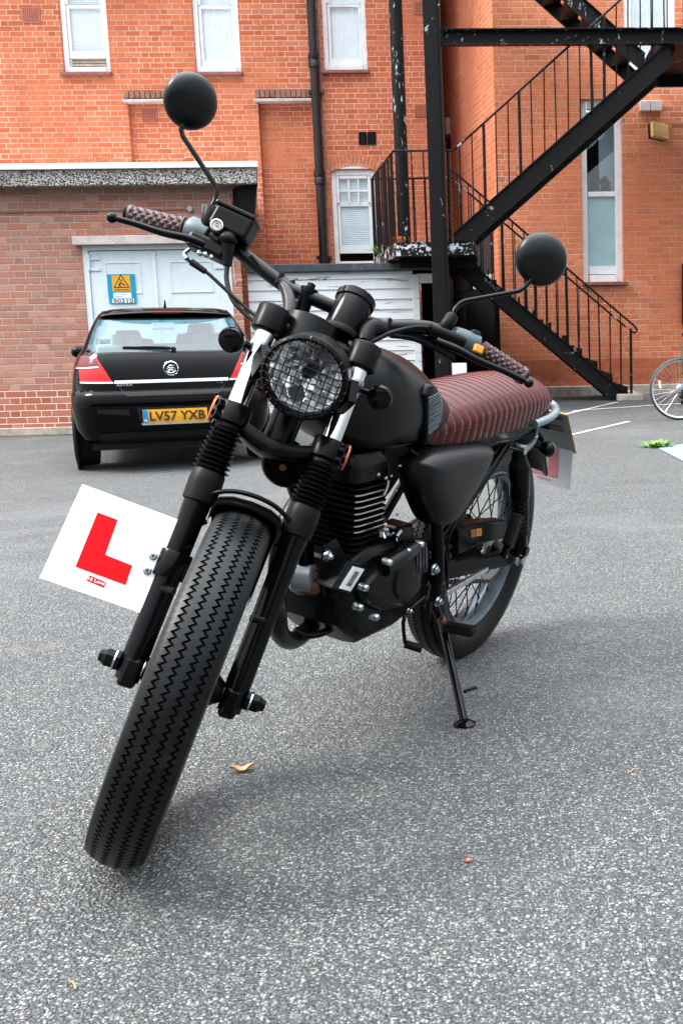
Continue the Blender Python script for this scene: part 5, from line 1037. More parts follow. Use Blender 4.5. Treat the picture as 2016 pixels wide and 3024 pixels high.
# ---- learner plate on the right fork leg
def plate_mesh(P, th, n_): return MB().rings([[p for p in P], [p+n_*th for p in P]])
la_ = .048; c4 = [FP(243, 1432, a=la_), FP(523, 1535, a=la_), FP(415, 1808, a=la_), FP(124, 1705, a=la_)]
ux_ = (c4[1]-c4[0]+c4[2]-c4[3]).normalized(); vy_ = (c4[0]-c4[3]+c4[1]-c4[2]); vy_ = (vy_-ux_*vy_.dot(ux_)).normalized(); nz_ = ux_.cross(vy_); cc = sum(c4, V((0, 0, 0)))/4; hw, hh = .0895, .0900
if nz_.dot(EA) < 0: nz_ = -nz_
lp2 = fb(plate_mesh([cc+ux_*(sx*hw)+vy_*(sy*hh) for sx, sy in ((-1, -1), (1, -1), (1, 1), (-1, 1))], .0022, -nz_), 'learner_plate', M_lwhite)
def lpt(px, py): q = FP(px, py, a=la_)-cc; return (q.dot(ux_), q.dot(vy_))
LL = [lpt(289, 1513), lpt(348, 1535), lpt(311, 1638), lpt(391, 1670), lpt(371, 1727), lpt(224, 1673)]
fb(MB().prism(LL, cc+nz_*.0004, ux_, vy_, nz_*.0006), 'letter', M_lred, lp2)
q1 = lpt(286, 1716); lg = [(-.0175, -.0045), (.0165, -.0065), (.0175, .0035), (-.0165, .0055)]; fb(MB().prism([(q1[0]+x*.95, q1[1]+y*1.0) for x, y in lg], cc+nz_*.0004, ux_, vy_, nz_*.0006), 'maker_mark', M_lred, lp2)
text('Hi Level', 'maker_lettering', M_lwhite, lp2, cc+ux_*q1[0]+vy_*q1[1]+nz_*.0012, ux_, vy_, .030, .0065, .0004, .015, xf=S)
for px, py in ((453, 1642), (436, 1685)): q = lpt(px, py); p = cc+ux_*q[0]+vy_*q[1]; b = fb(MB().lathe([(.0075, 0), (.0075, .0012), (.0055, .002), (.0055, .0055), (.003, .0056), (.003, .003)], p, nz_, 18), 'plate_bolt', M_bolt, lp2); fb(MB().cyl(p+nz_*.003, p+nz_*.0052, .0028, n=6), 'bolt_socket', M_ink, lp2)
fb(MB().bar(FF(.037, -.140, .19), FF(.037, -FW-.01, .19), .006, .045, up=AX), 'plate_bracket', M_gloss, lp2); fb(MB().lathe([(.0285, .165), (.0295, .168), (.0295, .212), (.0285, .215)], FF(RO, -FW, 0), AX, 24), 'plate_clamp', M_gloss, lp2, smooth=40)

# ---- tank
TK = [(.945, .035, .875, .80), (.925, .062, .90, .775), (.89, .092, .922, .745), (.84, .116, .935, .722), (.78, .129, .936, .710), (.71, .132, .924, .704), (.65, .128, .906, .704), (.59, .119, .878, .708), (.54, .108, .852, .716), (.49, .094, .826, .73), (.455, .078, .808, .745), (.44, .06, .796, .76)]
def tank_ring(x, w_, zt, zb_, n_=40):
    ring = []; zc = zb_+(zt-zb_)*.45
    for j in range(n_):
        t = 2*math.pi*j/n_; c_, s_ = math.cos(t), math.sin(t); y = w_*(1 if c_ > 0 else -1)*abs(c_)**.72; z = zc+((zt-zc) if s_ > 0 else (zc-zb_))*(1 if s_ > 0 else -1)*abs(s_)**.85
        ring.append(V((x, y, z)))
    return ring
def interp(tab, x):
    xs_ = [t[0] for t in tab]
    for a, b in zip(tab, tab[1:]):
        if a[0] >= x >= b[0]: k = (a[0]-x)/(a[0]-b[0]); return tuple(a[i]+(b[i]-a[i])*k for i in range(len(a)))
    return tab[0] if x > xs_[0] else tab[-1]
def cat_tab(tab, n_): return [tuple(v) for v in zip(*[[p[0] for p in catmull([V((t[i], 0, 0)) for t in tab], n_)] for i in range(len(tab[0]))])]
T2 = cat_tab(TK, 4); tk = bb_(MB().rings([tank_ring(*t) for t in T2]), 'fuel_tank', M_tank, smooth=60)
kc = MB().lathe([(.036, 0), (.038, .012), (.034, .018), (.01, .02)], (.80, 0, .930), (.05, 0, 1), 28); bb_(kc, 'filler_cap', M_gloss, tk, smooth=40)
for s in (1, -1):                          # ribbed knee pads
    po_ = [(.703, .846), (.688, .800), (.668, .744), (.648, .735), (.614, .752), (.592, .778), (.596, .812), (.628, .846), (.672, .866)]
    P2 = catmull([V((x, 0, z)) for x, z in po_+po_[:1]], 5)[:-1]; cen = sum(P2, V((0, 0, 0)))/len(P2); yp_ = lambda x: s*(.130-.13*max(0, .68-x))
    pd = MB(); pd.rings([[V((cen.x+(p.x-cen.x)*k, yp_(p.x)+s*o_, cen.z+(p.z-cen.z)*k)) for p in P2] for k, o_ in ((.99, -.022), (1.0, .0), (.97, .006), (.90, .008))]); kp = bb_(pd, 'knee_pad', M_satin, tk, smooth=50); rb = MB(); nr = 15
    for i in range(nr):
        z = .760+.082*i/(nr-1); hits = [a.x+(b.x-a.x)*(z-a.z)/(b.z-a.z) for a, b in zip(P2, P2[1:]+P2[:1]) if (a.z-z)*(b.z-z) < 0]
        if len(hits) >= 2 and max(hits)-min(hits) > .03: x0, x1 = min(hits)+.008, max(hits)-.008; rb.tube([V((x0+(x1-x0)*k/5, yp_(x0+(x1-x0)*k/5)+s*.0085, z-.010*(k/5-.5))) for k in range(6)], .0023, 6, 0)
    bb_(rb, 'pad_ribs', M_grey, kp, smooth=60)

# ---- seat
ST = [(.575, .085, .785, .712), (.54, .100, .792, .708), (.46, .114, .806, .706), (.36, .124, .819, .708), (.25, .129, .829, .712), (.12, .130, .836, .718), (.01, .127, .838, .724), (-.075, .120, .835, .730), (-.132, .108, .828, .736), (-.165, .090, .814, .742), (-.182, .062, .798, .752)]
S2 = cat_tab(ST, 4)
def seat_ring(x, rib, n_=36):
    _, w_, zt, zb_ = interp(S2, x); ring = []
    for j in range(n_+1):
        t = math.pi*j/n_; c_, s_ = math.cos(t), math.sin(t); w2 = w_+.0035*rib; y = w2*(1 if c_ > 0 else -1)*abs(c_)**.5; zz = zt+.0050*rib-.040*(abs(y)/w_)**2; z = zb_+(zz-zb_)*min(1, s_*1.25)**.30; y *= 1-.05*(1-(z-zb_)/(zz-zb_)); ring.append(V((x, y, z)))
    return ring
pit = .0325; rs = []; k = 0; x = .572
while x > -.180:
    ph = ((.572-x) % pit)/pit; rs.append(seat_ring(x, math.sin(math.pi*ph)**.55 if x > -.15 else .6)); x -= pit/8
se = bb_(MB().rings(rs, True, True), 'seat', M_lea, smooth=70)
for i in range(1, 25):
    xv = .572-pit*i+.0005
    if xv < -.14: break
    ring = seat_ring(xv, .12); stt = MB()
    for q in range(0, 6):
        for side in (0, 1):
            a, b = (ring[q], ring[q+1]) if side == 0 else (ring[-1-q], ring[-2-q]); n_ = max(1, int((b-a).length/.0062))
            for e in range(n_ if q or i > 5 else 0):
                p, p2 = a.lerp(b, (e+.2)/n_), a.lerp(b, (e+.75)/n_); off = V((.003, .0012*(1 if p.y > 0 else -1), 0)); stt.bar(p+off, p2+off, .0012, .0012, up=(1, 0, 0))
    bb_(stt, 'stitched_seam', M_stitch, se)
bb_(MB().tube([V((x, y, z)) for x, y, z in [(p.x-.001, p.y*1.0, p.z) for p in seat_ring(-.147, .9)[2:-2]]], .0042, 8, 0), 'piping', M_lea, se, smooth=60)
pan = MB(); pan.rings([[V((x, y*w_, zb_-dz)) for y, dz in ((-.98, -.004), (-.93, .020), (.93, .020), (.98, -.004))] for x, w_, zt, zb_ in S2]); bb_(pan, 'seat_pan', M_satin, se, bevel=.004)
bb_(MB().tube([(.02, .128, .722), (-.08, .132, .734), (-.16, .118, .748), (-.215, .07, .758), (-.232, 0, .760), (-.215, -.07, .758), (-.16, -.118, .748), (-.08, -.132, .734), (.02, -.128, .722)], .0125, 14, 6), 'grab_rail', plain('silver_rail', (.24, .30, .33), .25, .7, var=.1), smooth=60)

# ---- side covers
for s in (1, -1):
    po_ = [(.675, .690), (.60, .702), (.45, .706), (.32, .698), (.275, .680), (.29, .640), (.36, .575), (.43, .520), (.49, .505), (.55, .525), (.62, .590), (.67, .650)]
    P2 = catmull([V((x, 0, z)) for x, z in po_+po_[:1]], 5)[:-1]; cen = V((.47, 0, .62)); rs = [[V((cen.x+(p.x-cen.x)*k, s*y, cen.z+(p.z-cen.z)*k)) for p in P2] for k, y in ((.97, .075), (1.0, .092), (.99, .108), (.965, .122), (.925, .134), (.86, .144), (.76, .151), (.60, .156), (.4, .158), (.2, .159))]
    bb_(MB().rings(rs), 'side_cover', M_tank, smooth=60)

# ---- frame
fr = MB(); T = lambda *p, r=.0165: fr.tube(p, r, 12, 5)
hs = FF(0, 0, .56); T(hs, (.70, 0, .74), (.48, 0, .69)); T(FF(0, 0, .47), (.93, 0, .62), (.885, 0, .50), (.865, 0, .40), r=.019); fr.cyl(FF(0, 0, .455), FF(0, 0, .655), .030, n=20)
for s in (-1, 1): T((.52, s*.06, .69), (.45, s*.09, .68), (.1, s*.098, .69), (-.16, s*.085, .715)); T((.50, s*.07, .68), (.47, s*.095, .50), (.43, s*.10, .36), (.42, s*.09, .27)); T((.42, s*.085, .45), (.25, s*.10, .58), (.10, s*.098, .685), r=.012)
bb_(fr, 'frame', M_satin, smooth=50)
sg_ = MB()
for s in (-1, 1): sg_.bar((.44, s*.085, .365), (-.03, s*.118, .325), .026, .046)
sg_.box((.36, 0, .36), (.05, .2, .05)); bb_(sg_, 'swingarm', M_satin, bevel=.006)
for s in (-1, 1):
    ax_e = MB().cyl((0, s*.10, WR), (0, s*.150, WR), .011, n=14); ax_e.lathe([(.020, 0), (.020, .014), (.013, .018), (.013, .03)], (0, s*.128, WR), (0, s, 0), 6); bb_(ax_e, 'axle_nut', M_bolt, bevel=.0015)
    t_, b_ = V((.120, s*.138, .655)), V((.0, s*.140, .362)); d_ = (t_-b_).normalized(); sk = MB().lathe([(.018, -.01), (.021, 0), (.021, .05), (.014, .055), (.0115, .06), (.0115, .16), (.026, .165), (.029, .18), (.029, .275), (.024, .285), (.020, .30), (.017, .325)], b_, d_, 24); sh_ = bb_(sk, 'shock_absorber', M_gloss, smooth=40)
    co_ = [b_+d_*(.055+.125*i/90)+(d_.orthogonal().normalized()*math.cos(i*.62)+d_.cross(d_.orthogonal().normalized())*math.sin(i*.62))*.0235 for i in range(91)]; bb_(MB().tube(co_, .0042, 7, 0), 'spring', M_satin, sh_, smooth=60)
    bb_(MB().lathe([(.014, -.02), (.014, .02)], t_+d_*.012, (0, 1, 0), 16), 'shock_eye', M_bolt, sh_, smooth=40); bb_(MB().lathe([(.014, -.018), (.014, .024)], b_-d_*.008, (0, 1, 0), 16), 'shock_eye', M_gloss, sh_, smooth=40)
    if s > 0:
        a, b = BP(1527, 1518, 1, .165), BP(1496, 1612, 1, .165); fo = bb_(MB().bar(a, b, .030, .026, up=(0, 1, 0)), 'pillion_peg', M_rubber, bevel=.005); rb = MB()
        for i in range(14): p = a.lerp(b, (i+.5)/14); rb.bar(p+V((0, .0125, 0))-V((.0, 0, 0)), p+V((0, .0155, 0)), .034, .0035, up=(b-a).normalized())
        bb_(rb, 'peg_ribs', M_satin, fo)
        bb_(MB().tube([b, BP(1490, 1640, 1, .145), (.06, .12, .36)], .010, 8, 3), 'peg_bracket', M_gloss, fo)
cg = [BP(1352, 1562, 1, .085), BP(1420, 1544, 1, .085), BP(1498, 1538, 1, .085), BP(1494, 1592, 1, .085), BP(1420, 1606, 1, .085), BP(1352, 1640, 1, .085)]
bb_(MB().rings([cg, [p+V((0, -.05, 0)) for p in cg]]), 'chain_guard', M_satin, bevel=.006)
stk = [BP(1388, 1564, 1, .0865), BP(1420, 1560, 1, .0865), BP(1421, 1580, 1, .0865), BP(1389, 1588, 1, .0865)]; M_stk = plain('caution_sticker', (.80, .30, .03), .4)
def lerp4(q, u_, v_): return q[0].lerp(q[1], u_).lerp(q[3].lerp(q[2], u_), v_)
q = stk; so = bb_(MB().rings([[lerp4(q, .55, 0), lerp4(q, 1, 0), lerp4(q, 1, 1), lerp4(q, .55, 1)], [p+V((0, .001, 0)) for p in (lerp4(q, .55, 0), lerp4(q, 1, 0), lerp4(q, 1, 1), lerp4(q, .55, 1))]]), 'caution_sticker', M_stk); bb_(MB().rings([[lerp4(q, 0, 0), lerp4(q, .5, 0), lerp4(q, .5, 1), lerp4(q, 0, 1)], [p+V((0, .0008, 0)) for p in (lerp4(q, 0, 0), lerp4(q, .5, 0), lerp4(q, .5, 1), lerp4(q, 0, 1))]]), 'sticker_panel', M_brass, so)
for i in range(4): a, b = lerp4(q, .60, .15+.2*i), lerp4(q, .95, .15+.2*i); bb_(MB().bar(a+V((0, .0014, 0)), b+V((0, .0014, 0)), .0004, .0010, up=(0, 0, 1)), 'print_line', M_ink, so)
sp2 = MB(); T_ = 42
for i in range(T_*2): pass
rs = [[V((.0+(.088 if i % 2 else .081)*math.cos(math.pi*i/T_), y, WR+(.088 if i % 2 else .081)*math.sin(math.pi*i/T_))) for i in range(T_*2)] for y in (.058, .064)]
bb_(sp2.rings(rs), 'rear_sprocket', plain('sprocket_plate', (.45, .50, .47), .35, .8, var=.2)); hh_ = MB()
for i in range(5): t = 2*math.pi*i/5+.3; hh_.cyl((.05*math.cos(t), .0635, WR+.05*math.sin(t)), (.05*math.cos(t), .066, WR+.05*math.sin(t)), .016, n=14)
bb_(hh_, 'sprocket_holes', M_ink)
ch = MB(); CP = [V((.086*math.cos(t), .061, WR+.086*math.sin(t))) for t in [R(90+180*i/16) for i in range(17)]]+[V((.47+.03*math.cos(t), .061, .37+.03*math.sin(t))) for t in [R(-90+180*i/6) for i in range(7)]]; CP.append(CP[0])
tot = [];
for a, b in zip(CP, CP[1:]):
    n_ = max(1, round((b-a).length/.0125))
    for i in range(n_): c = a.lerp(b, (i+.5)/n_); d_ = (b-a).normalized(); ch.bar(c-d_*.0045, c+d_*.0045, .014 if i % 2 else .010, .0105)
bb_(ch, 'drive_chain', plain('chain_steel', (.10, .085, .07), .45, .7, var=.4))
ta = [BP(1315, 1752, 1, .118), BP(1436, 1680, 1, .118)]; bb_(MB().bar(ta[0], ta[1], .012, .014), 'brake_torque_arm', M_alm, bevel=.002)
rf_ = MB(); sec = [(-.062, .372), (-.064, .384), (-.04, .397), (0, .402), (.04, .397), (.064, .384), (.062, .372), (.038, .392), (0, .397), (-.038, .392)]
rf_.rings([[V((r_*math.cos(R(dg)), y, WR+r_*math.sin(R(dg)))) for y, r_ in sec] for dg in range(60, 152, 5)]); bb_(rf_, 'rear_fender', M_satin, smooth=40)

# ---- engine
cs = MB(); po_ = [(.845, .33), (.865, .40), (.84, .475), (.76, .50), (.62, .49), (.50, .47), (.44, .42), (.43, .34), (.47, .285), (.60, .262), (.76, .265)]; P2 = [V((x, 0, z)) for x, z in po_]; cen = V((.64, 0, .38))
rs = [[V((cen.x+(p.x-cen.x)*k, y, cen.z+(p.z-cen.z)*k)) for p in P2] for y, k in ((-.105, .80), (-.09, .97), (-.05, 1), (.05, 1), (.078, .97), (.092, .84))]; en = bb_(cs.rings(rs), 'engine', M_eng, smooth=30, bevel=.006)
cd_ = V((.16, 0, 1)).normalized(); c0 = V((.735, 0, .475)); fn = MB(); fnE = MB()
def srect2(c, w_, l_, zax, n_=28, e=.32): return [c+V((l_*(1 if math.cos(t) > 0 else -1)*abs(math.cos(t))**e, w_*(1 if math.sin(t) > 0 else -1)*abs(math.sin(t))**e, 0)) for t in [2*math.pi*j/n_ for j in range(n_)]]
ff = MB()
for i in range(11):
    c = c0+cd_*(.018+.0142*i); w_, l_ = .072, .074
    ff.rings([srect2(c-cd_*.0026, w_, l_, cd_), srect2(c-cd_*.0016, w_+.002, l_+.002, cd_), srect2(c+cd_*.0016, w_+.002, l_+.002, cd_), srect2(c+cd_*.0026, w_, l_, cd_)]); n4 = len(ff.f)
    base = n4-(28*3+2)
    for j in range(28):
        ff.m[base+28+j] = 1 if 3 <= i <= 9 and 4 <= j <= 12 else 0  # machined edges; light put into colour, bright on lit fins only, black elsewhere
bb_(ff, 'cooling_fins', [M_eng, M_alm], en, smooth=30); bb_(MB().cyl(c0-cd_*.01, c0+cd_*.2, .060, n=24), 'cylinder', M_eng, en, smooth=40)
hd2 = MB(); hd2.rings([srect2(c0+cd_*z, w_, l_, cd_) for z, w_, l_ in ((.172, .074, .080), (.20, .074, .080), (.215, .070, .076), (.235, .060, .066), (.245, .040, .046))]); bb_(hd2, 'cylinder_head', M_eng, en, smooth=35, bevel=.004)
# left-hand covers
gc_ = V((.60, .09, .385)); cpl = [BP(x, y, 1, .112) for x, y in ((1066, 1748), (1098, 1704), (1140, 1660), (1203, 1618), (1240, 1604), (1246, 1690), (1240, 1745), (1198, 1792), (1122, 1806), (1078, 1782))]; ccn = sum(cpl, V((0, 0, 0)))/len(cpl)
cvr = bb_(MB().rings([[ccn+(p-ccn)*k+V((0, dy, 0)) for p in cpl] for k, dy in ((1.02, -.045), (1.0, -.012), (.97, -.002), (.90, .006), (.55, .010))]), 'generator_cover', M_eng, en, smooth=32, bevel=.004)
bb_(MB().lathe([(.050, -.012), (.050, .004), (.044, .010), (.02, .011)], BP(1188, 1705, 1, .118), (0, 1, 0), 34), 'cover_cap', M_eng, en, smooth=40)
a, b = BP(1130, 1678, 1, .115), BP(1214, 1618, 1, .115); bb_(MB().tube([a, a.lerp(b, .5)+V((0, .006, .004)), b], lambda t: .021, 14, 6), 'cover_boss', M_tank, en, smooth=60)
for px, py in ((1146, 1660), (1201, 1627), (1240, 1606), (1076, 1735), (1060, 1793), (1108, 1822)): c = BP(px, py, 1, .128); bb_(MB().lathe([(.0085, -.012), (.0085, .004), (.0065, .008), (.003, .009)], c, (0, 1, 0), 14), 'cover_bolt', M_bolt if py > 1700 else M_alm, en, smooth=40)
scp = [BP(x, y, 1, .122) for x, y in ((1222, 1606), (1262, 1598), (1268, 1640), (1266, 1692), (1226, 1700))]; bb_(MB().rings([[p+V((0, -.05, 0)) for p in scp], scp]), 'sprocket_cover', M_eng, en, bevel=.008)
for i in range(4): a, b = BP(1230+9*i, 1622-2*i, 1, .1225), BP(1231+9*i, 1684-1*i, 1, .1225); bb_(MB().bar(a, b, .003, .0045, up=(1, 0, 0)), 'cover_slot', M_grey if i % 2 else M_ink, en)
stc = [BP(1046, 1673, 1, .098), BP(1076, 1681, 1, .098), BP(1035, 1747, 1, .098), BP(1005, 1738, 1, .098)]; bk = bb_(MB().rings([stc, [p+V((0, -.004, 0)) for p in stc]]), 'barcode_label', M_lwhite, en)
bars_ = MB(); random.seed(3)
for i in range(22):
    t = .16+.66*i/22; w_ = random.choice((.005, .009, .014)); v0, v1 = (.28, .72)
    q = [lerp4(stc, v0, t), lerp4(stc, v1, t), lerp4(stc, v1, t+w_), lerp4(stc, v0, t+w_)]; bars_.rings([[p+V((0, .0004, 0)) for p in q], [p+V((0, .0010, 0)) for p in q]])
bb_(bars_, 'barcode', M_ink, bk)
bkb = MB().rings([[p+V((0, -.004, 0)) for p in (lerp4(stc, -.5, -.2), lerp4(stc, 1.2, -.2), lerp4(stc, 1.2, 1.12), lerp4(stc, -.5, 1.12))], [p+V((-.01, -.06, -.0)) for p in (lerp4(stc, -.5, -.2), lerp4(stc, 1.2, -.2), lerp4(stc, 1.2, 1.12), lerp4(stc, -.5, 1.12))]]); bb_(bkb, 'front_casing', M_eng, en, bevel=.004)
mp = MB()
for s in (-1, 1): mp.prism([(.90, .52), (.905, .46), (.87, .40), (.80, .42), (.80, .47), (.86, .53)], (0, s*.052, 0), (1, 0, 0), (0, 0, 1), (0, s*.006, 0))
bb_(mp, 'engine_mount', M_satin, bevel=.002)
def hexbolt(px, py, y, r=.0095): c = BP(px, py, 1, y); o_ = bb_(MB().lathe([(r*1.35, -.002), (r*1.35, .001)], c, (0, 1, 0), 20), 'mount_bolt', M_bolt); bb_(MB().lathe([(r, .001), (r, .008), (r*.8, .0095)], c, (0, 1, 0), 6), 'bolt_head', M_bolt, o_); bb_(MB().cyl(c, c+V((0, .013, 0)), r*.55, n=10), 'bolt_end', M_bolt, o_)
for px, py in ((966, 1641), (1007, 1673), (974, 1706), (992, 1815)): hexbolt(px, py, .060)
hexbolt(1281, 1681, .135, .011); hexbolt(1292, 1776, .125, .010); hexbolt(1205, 1803, .125, .005)
# carburettor, wiring and small fittings
cb = MB(); c = BP(1162, 1580, 1, .06); cb.box(c, (.07, .06, .06)); cb.cyl(c-V((.0, 0, .05)), c-V((0, 0, .015)), .026, n=18); cb.cyl(c+V((.02, 0, 0)), c+V((-.06, 0, 0)), .022, n=18); bb_(cb, 'carburettor', M_eng, bevel=.006); sm = MB()
random.seed(11)
for i in range(9): p = BP(1128+random.uniform(-8, 46), 1555+random.uniform(0, 34), 1, .095); sm.cyl(p, p+V((random.uniform(-.012, .012), random.uniform(0, .01), random.uniform(-.014, .014))), random.uniform(.003, .0055), n=8)
bb_(sm, 'carburettor_fittings', M_bolt); bb_(MB().cyl(BP(1140, 1552, 1, .098), BP(1164, 1558, 1, .098), .0035, n=8), 'fuel_union', M_brass)
sm = MB()
for px, py in ((1138, 1412), (1154, 1406), (1134, 1446), (1168, 1448), (1180, 1375), (1172, 1520), (1232, 1375), (1240, 1368), (1116, 1402)): p = BP(px, py, 1, .085); sm.ball(p, random.uniform(.003, .0048), 8, 6)
bb_(sm, 'head_fixings', M_bolt); bb_(MB().tube([BP(1146, 1418, 1, .09), BP(1142, 1440, 1, .09), BP(1132, 1462, 1, .088)], .0035, 7, 4), 'breather_union', M_alm)
wr = MB(); [wr.tube([BP(x0, y0, 1, .10), BP((x0+x1)/2+dx, (y0+y1)/2, 1, .105), BP(x1, y1, 1, .10)], .004, 7, 5) for x0, y0, x1, y1, dx in ((1285, 1560, 1320, 1740, 14), (1345, 1540, 1325, 1660, -14), (1240, 1350, 1290, 1340, 0), (1210, 1330, 1250, 1370, 8))]; bb_(wr, 'hose_run', M_satin, smooth=60)
# exhaust
bb_(MB().tube([(.775, -.03, .615), (.86, -.035, .60), (.925, -.03, .54), (.945, -.02, .44), BP(818, 1800, 1, .03), BP(828, 1872, 1, .02), BP(868, 1890, 1, .0), BP(930, 1840, 1, -.02), (.70, -.06, .255), (.55, -.12, .27), (.40, -.16, .29)], .0195, 16, 8), 'exhaust_pipe', M_tank, smooth=60)
mf = MB().lathe([(.02, 0), (.036, .05), (.045, .10), (.045, .52), (.038, .56), (.02, .565)], (.40, -.165, .29), V((-1, -.02, .10)), 28); bb_(mf, 'silencer', M_gloss, smooth=40)
bb_(MB().tube([BP(1012, 1834, 1, .05), BP(960, 1866, 1, .04), BP(905, 1876, 1, .02), BP(868, 1860, 1, .0)], .0085, 8, 5), 'crash_bar', M_gloss, smooth=60)
bb_(MB().lathe([(.024, 0), (.030, .01), (.030, .05), (.022, .06)], BP(868, 1715, 1, -.02), V((-.4, .9, .1)), 20), 'header_joint', M_cop, smooth=40); bb_(MB().lathe([(.020, 0), (.034, .012), (.034, .05), (.02, .06)], BP(850, 1700, 1, -.03), V((-.4, .9, .1)), 20), 'header_collar', M_steel, smooth=40)
# pegs, pedals, stand
a, b = BP(1312, 1853, 1, .13), BP(1400, 1868, 1, .215); pg = bb_(MB().bar(a, b, .032, .022), 'foot_peg', M_rubber, bevel=.006); rb = MB()
for i in range(13): p = a.lerp(b, (i+.5)/13); d_ = (b-a).normalized(); rb.bar(p+V((-.017, 0, .0125)), p+V((.017, 0, .0125)), .0032, .003, up=(0, 0, 1))
bb_(rb, 'peg_ribs', M_satin, pg); bb_(MB().tube([(.42, .09, .30), (.40, .11, .24), a+(b-a)*.05], .011, 10, 4), 'peg_bracket', M_gloss, pg, smooth=50)
a2, b2 = (.40, -.13, .24), (.38, -.22, .25); bb_(MB().bar(a2, b2, .032, .022), 'foot_peg', M_rubber, bevel=.006)
bb_(MB().tube([(.52, .115, .33), BP(1194, 1820, 1, .12), BP(1195, 1898, 1, .12)], .0048, 8, 4), 'gear_lever', M_gloss, smooth=60); bb_(MB().cyl(BP(1196, 1902, 1, .115), BP(1244, 1916, 1, .155), .010, .0105, n=14), 'gear_pedal', M_rubber, smooth=40)
ft = BI @ G(1372, 2141); bb_(MB().bar(BP(1266, 1775, 1, .12), BP(1262, 1842, 1, .12), .010, .014, up=(0, 1, 0)), 'stand_lug', M_satin)
tp = V((.372, .10, .235)); sdn = (ft-tp).normalized(); stn = bb_(MB().tube([tp, tp.lerp(ft, .5), ft-sdn*.004], .0105, 14, 0), 'side_stand', M_gloss, smooth=50)
gn = BI.to_3x3() @ V((0, 0, 1)); bb_(MB().lathe([(.026, .001), (.028, .005), (.02, .009), (.008, .016)], ft, gn, 22), 'stand_foot', M_gloss, stn, smooth=35); bb_(MB().tube([BP(1368, 2044, 1, .20), BP(1385, 2036, 1, .21), BP(1404, 2031, 1, .215)], .0048, 8, 3), 'stand_prong', M_gloss, stn, smooth=60)
s0, s1 = BP(1302, 1826, 1, .125), BP(1326, 1932, 1, .135); d_ = (s1-s0).normalized(); o1 = d_.orthogonal().normalized(); o2 = d_.cross(o1); L_ = (s1-s0).length
bb_(MB().tube([s0+d_*L_*i/160+(o1*math.cos(i*.72)+o2*math.sin(i*.72))*.0085 for i in range(150)], .0021, 6, 0), 'stand_spring', M_cop, stn, smooth=60)
# ---- tail: number plate, learner plate, turn signals, lamp
pb4 = [V((-.268, .1145, .722)), V((-.268, -.1145, .722)), V((-.408, -.1145, .588)), V((-.408, .1145, .588))]; pn = (pb4[1]-pb4[0]).cross(pb4[3]-pb4[0]).normalized(); pn = pn if pn.x > 0 else -pn
rp = bb_(MB().rings([pb4, [p-pn*.002 for p in pb4]]), 'rear_number_plate', M_pback, bevel=.0008); e4 = [p-pn*.0022+(p-sum(pb4, V((0, 0, 0)))/4)*.03 for p in pb4]; bb_(MB().rings([e4, [p-pn*.002 for p in e4]]), 'plate_face', M_pedge, rp)
pu = (pb4[0]-pb4[3]).normalized()
bb_(MB().rings([[pb4[0].lerp(pb4[1], u_)-pu*(.018+v_)+pn*.0006 for u_, v_ in ((.08, 0), (.24, 0), (.24, .012), (.08, .012))], [pb4[0].lerp(pb4[1], u_)-pu*(.018+v_)+pn*.0014 for u_, v_ in ((.08, 0), (.24, 0), (.24, .012), (.08, .012))]]), 'plate_slot', M_ink, rp)
for k, (v_, l_) in enumerate(((.066, .055), (.078, .085), (.088, .05))): bb_(MB().bar(pb4[0].lerp(pb4[1], .10)-pu*v_+pn*.001, pb4[0].lerp(pb4[1], .10+l_/.229)-pu*v_+pn*.001, .0008, .004 if k == 0 else .0022, up=pu), 'print_line', M_ink, rp)
q4 = [V((-.395, .109, .612)), V((-.395, -.07, .612)), V((-.440, -.07, .462)), V((-.440, .109, .462))]; qn = (q4[1]-q4[0]).cross(q4[3]-q4[0]).normalized(); qn = qn if qn.x > 0 else -qn
rl = bb_(MB().rings([q4, [p-qn*.002 for p in q4]]), 'rear_learner_plate', M_lgrey)
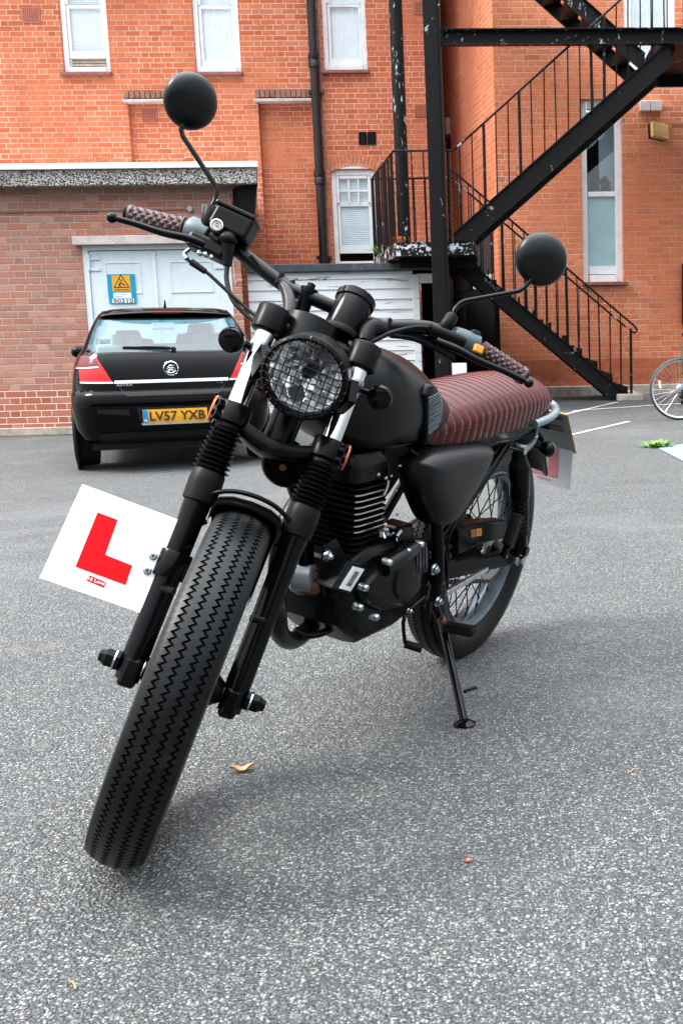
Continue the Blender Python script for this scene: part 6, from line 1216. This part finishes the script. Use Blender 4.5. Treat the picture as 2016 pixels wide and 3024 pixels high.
def qp(u_, v_): return lerp4(q4, u_, v_)+qn*.0004
Lq = [(.26, .12), (.45, .12), (.45, .60), (.80, .60), (.80, .80), (.26, .80)]; bb_(MB().rings([[qp(*p) for p in Lq], [qp(*p)+qn*.0006 for p in Lq]]), 'letter', M_lpale, rl)
bb_(MB().rings([[qp(*p) for p in ((.40, .86), (.66, .85), (.66, .89), (.40, .90))], [qp(*p)+qn*.0006 for p in ((.40, .86), (.66, .85), (.66, .89), (.40, .90))]]), 'maker_mark', M_lpale, rl)
ic = BP(1617, 1326, 1, .135)
for s in (1, -1):
    c = V((ic.x, s*ic.y, ic.z)); ti = bb_(MB().lathe([(.003, .024), (.014, .021), (.021, .010), (.0225, -.002), (.021, -.014), (.012, -.02)], c, (1, 0, 0), 26), 'turn_signal', M_gloss, smooth=45); bb_(MB().tube([c-V((0, s*.018, 0)), (ic.x+.02, s*.08, ic.z+.01)], .0075, 10, 0), 'stalk', M_gloss, ti); bb_(MB().lathe([(.0235, -.002), (.0235, .004)], c, (1, 0, 0), 24), 'signal_band', M_gdark, ti)
bb_(MB().tube([BP(1515, 1345, 1, .12), BP(1548, 1330, 1, .12), BP(1573, 1305, 1, .118), BP(1580, 1278, 1, .112), BP(1578, 1262, 1, .105)], .0085, 12, 6), 'rear_loop', M_alm if 0 else M_grey, smooth=60)
bb_(MB().tube([BP(1588, 1280, 1, .06), BP(1600, 1300, 1, .07), ic-V((0, .02, 0))], .006, 8, 4), 'signal_bracket', M_gloss); bb_(MB().ball(BP(1581, 1291, 1, .12), .006, 8, 6), 'loop_bolt', M_bolt)
tl = bb_(MB().lathe([(.02, 0), (.045, .01), (.048, .035), (.04, .05), (.01, .055)], (-.20, 0, .70), (-1, 0, .15), 24), 'tail_light', M_gloss, smooth=40); bb_(MB().lathe([(.044, 0), (.03, .012), (.001, .016)], (-.246, 0, .707), (-1, 0, .15), 24), 'tail_lens', M_red, tl, smooth=50)
bb_(MB().bar((-.16, 0, .69), (-.33, 0, .66), .09, .006), 'plate_bracket', M_satin)
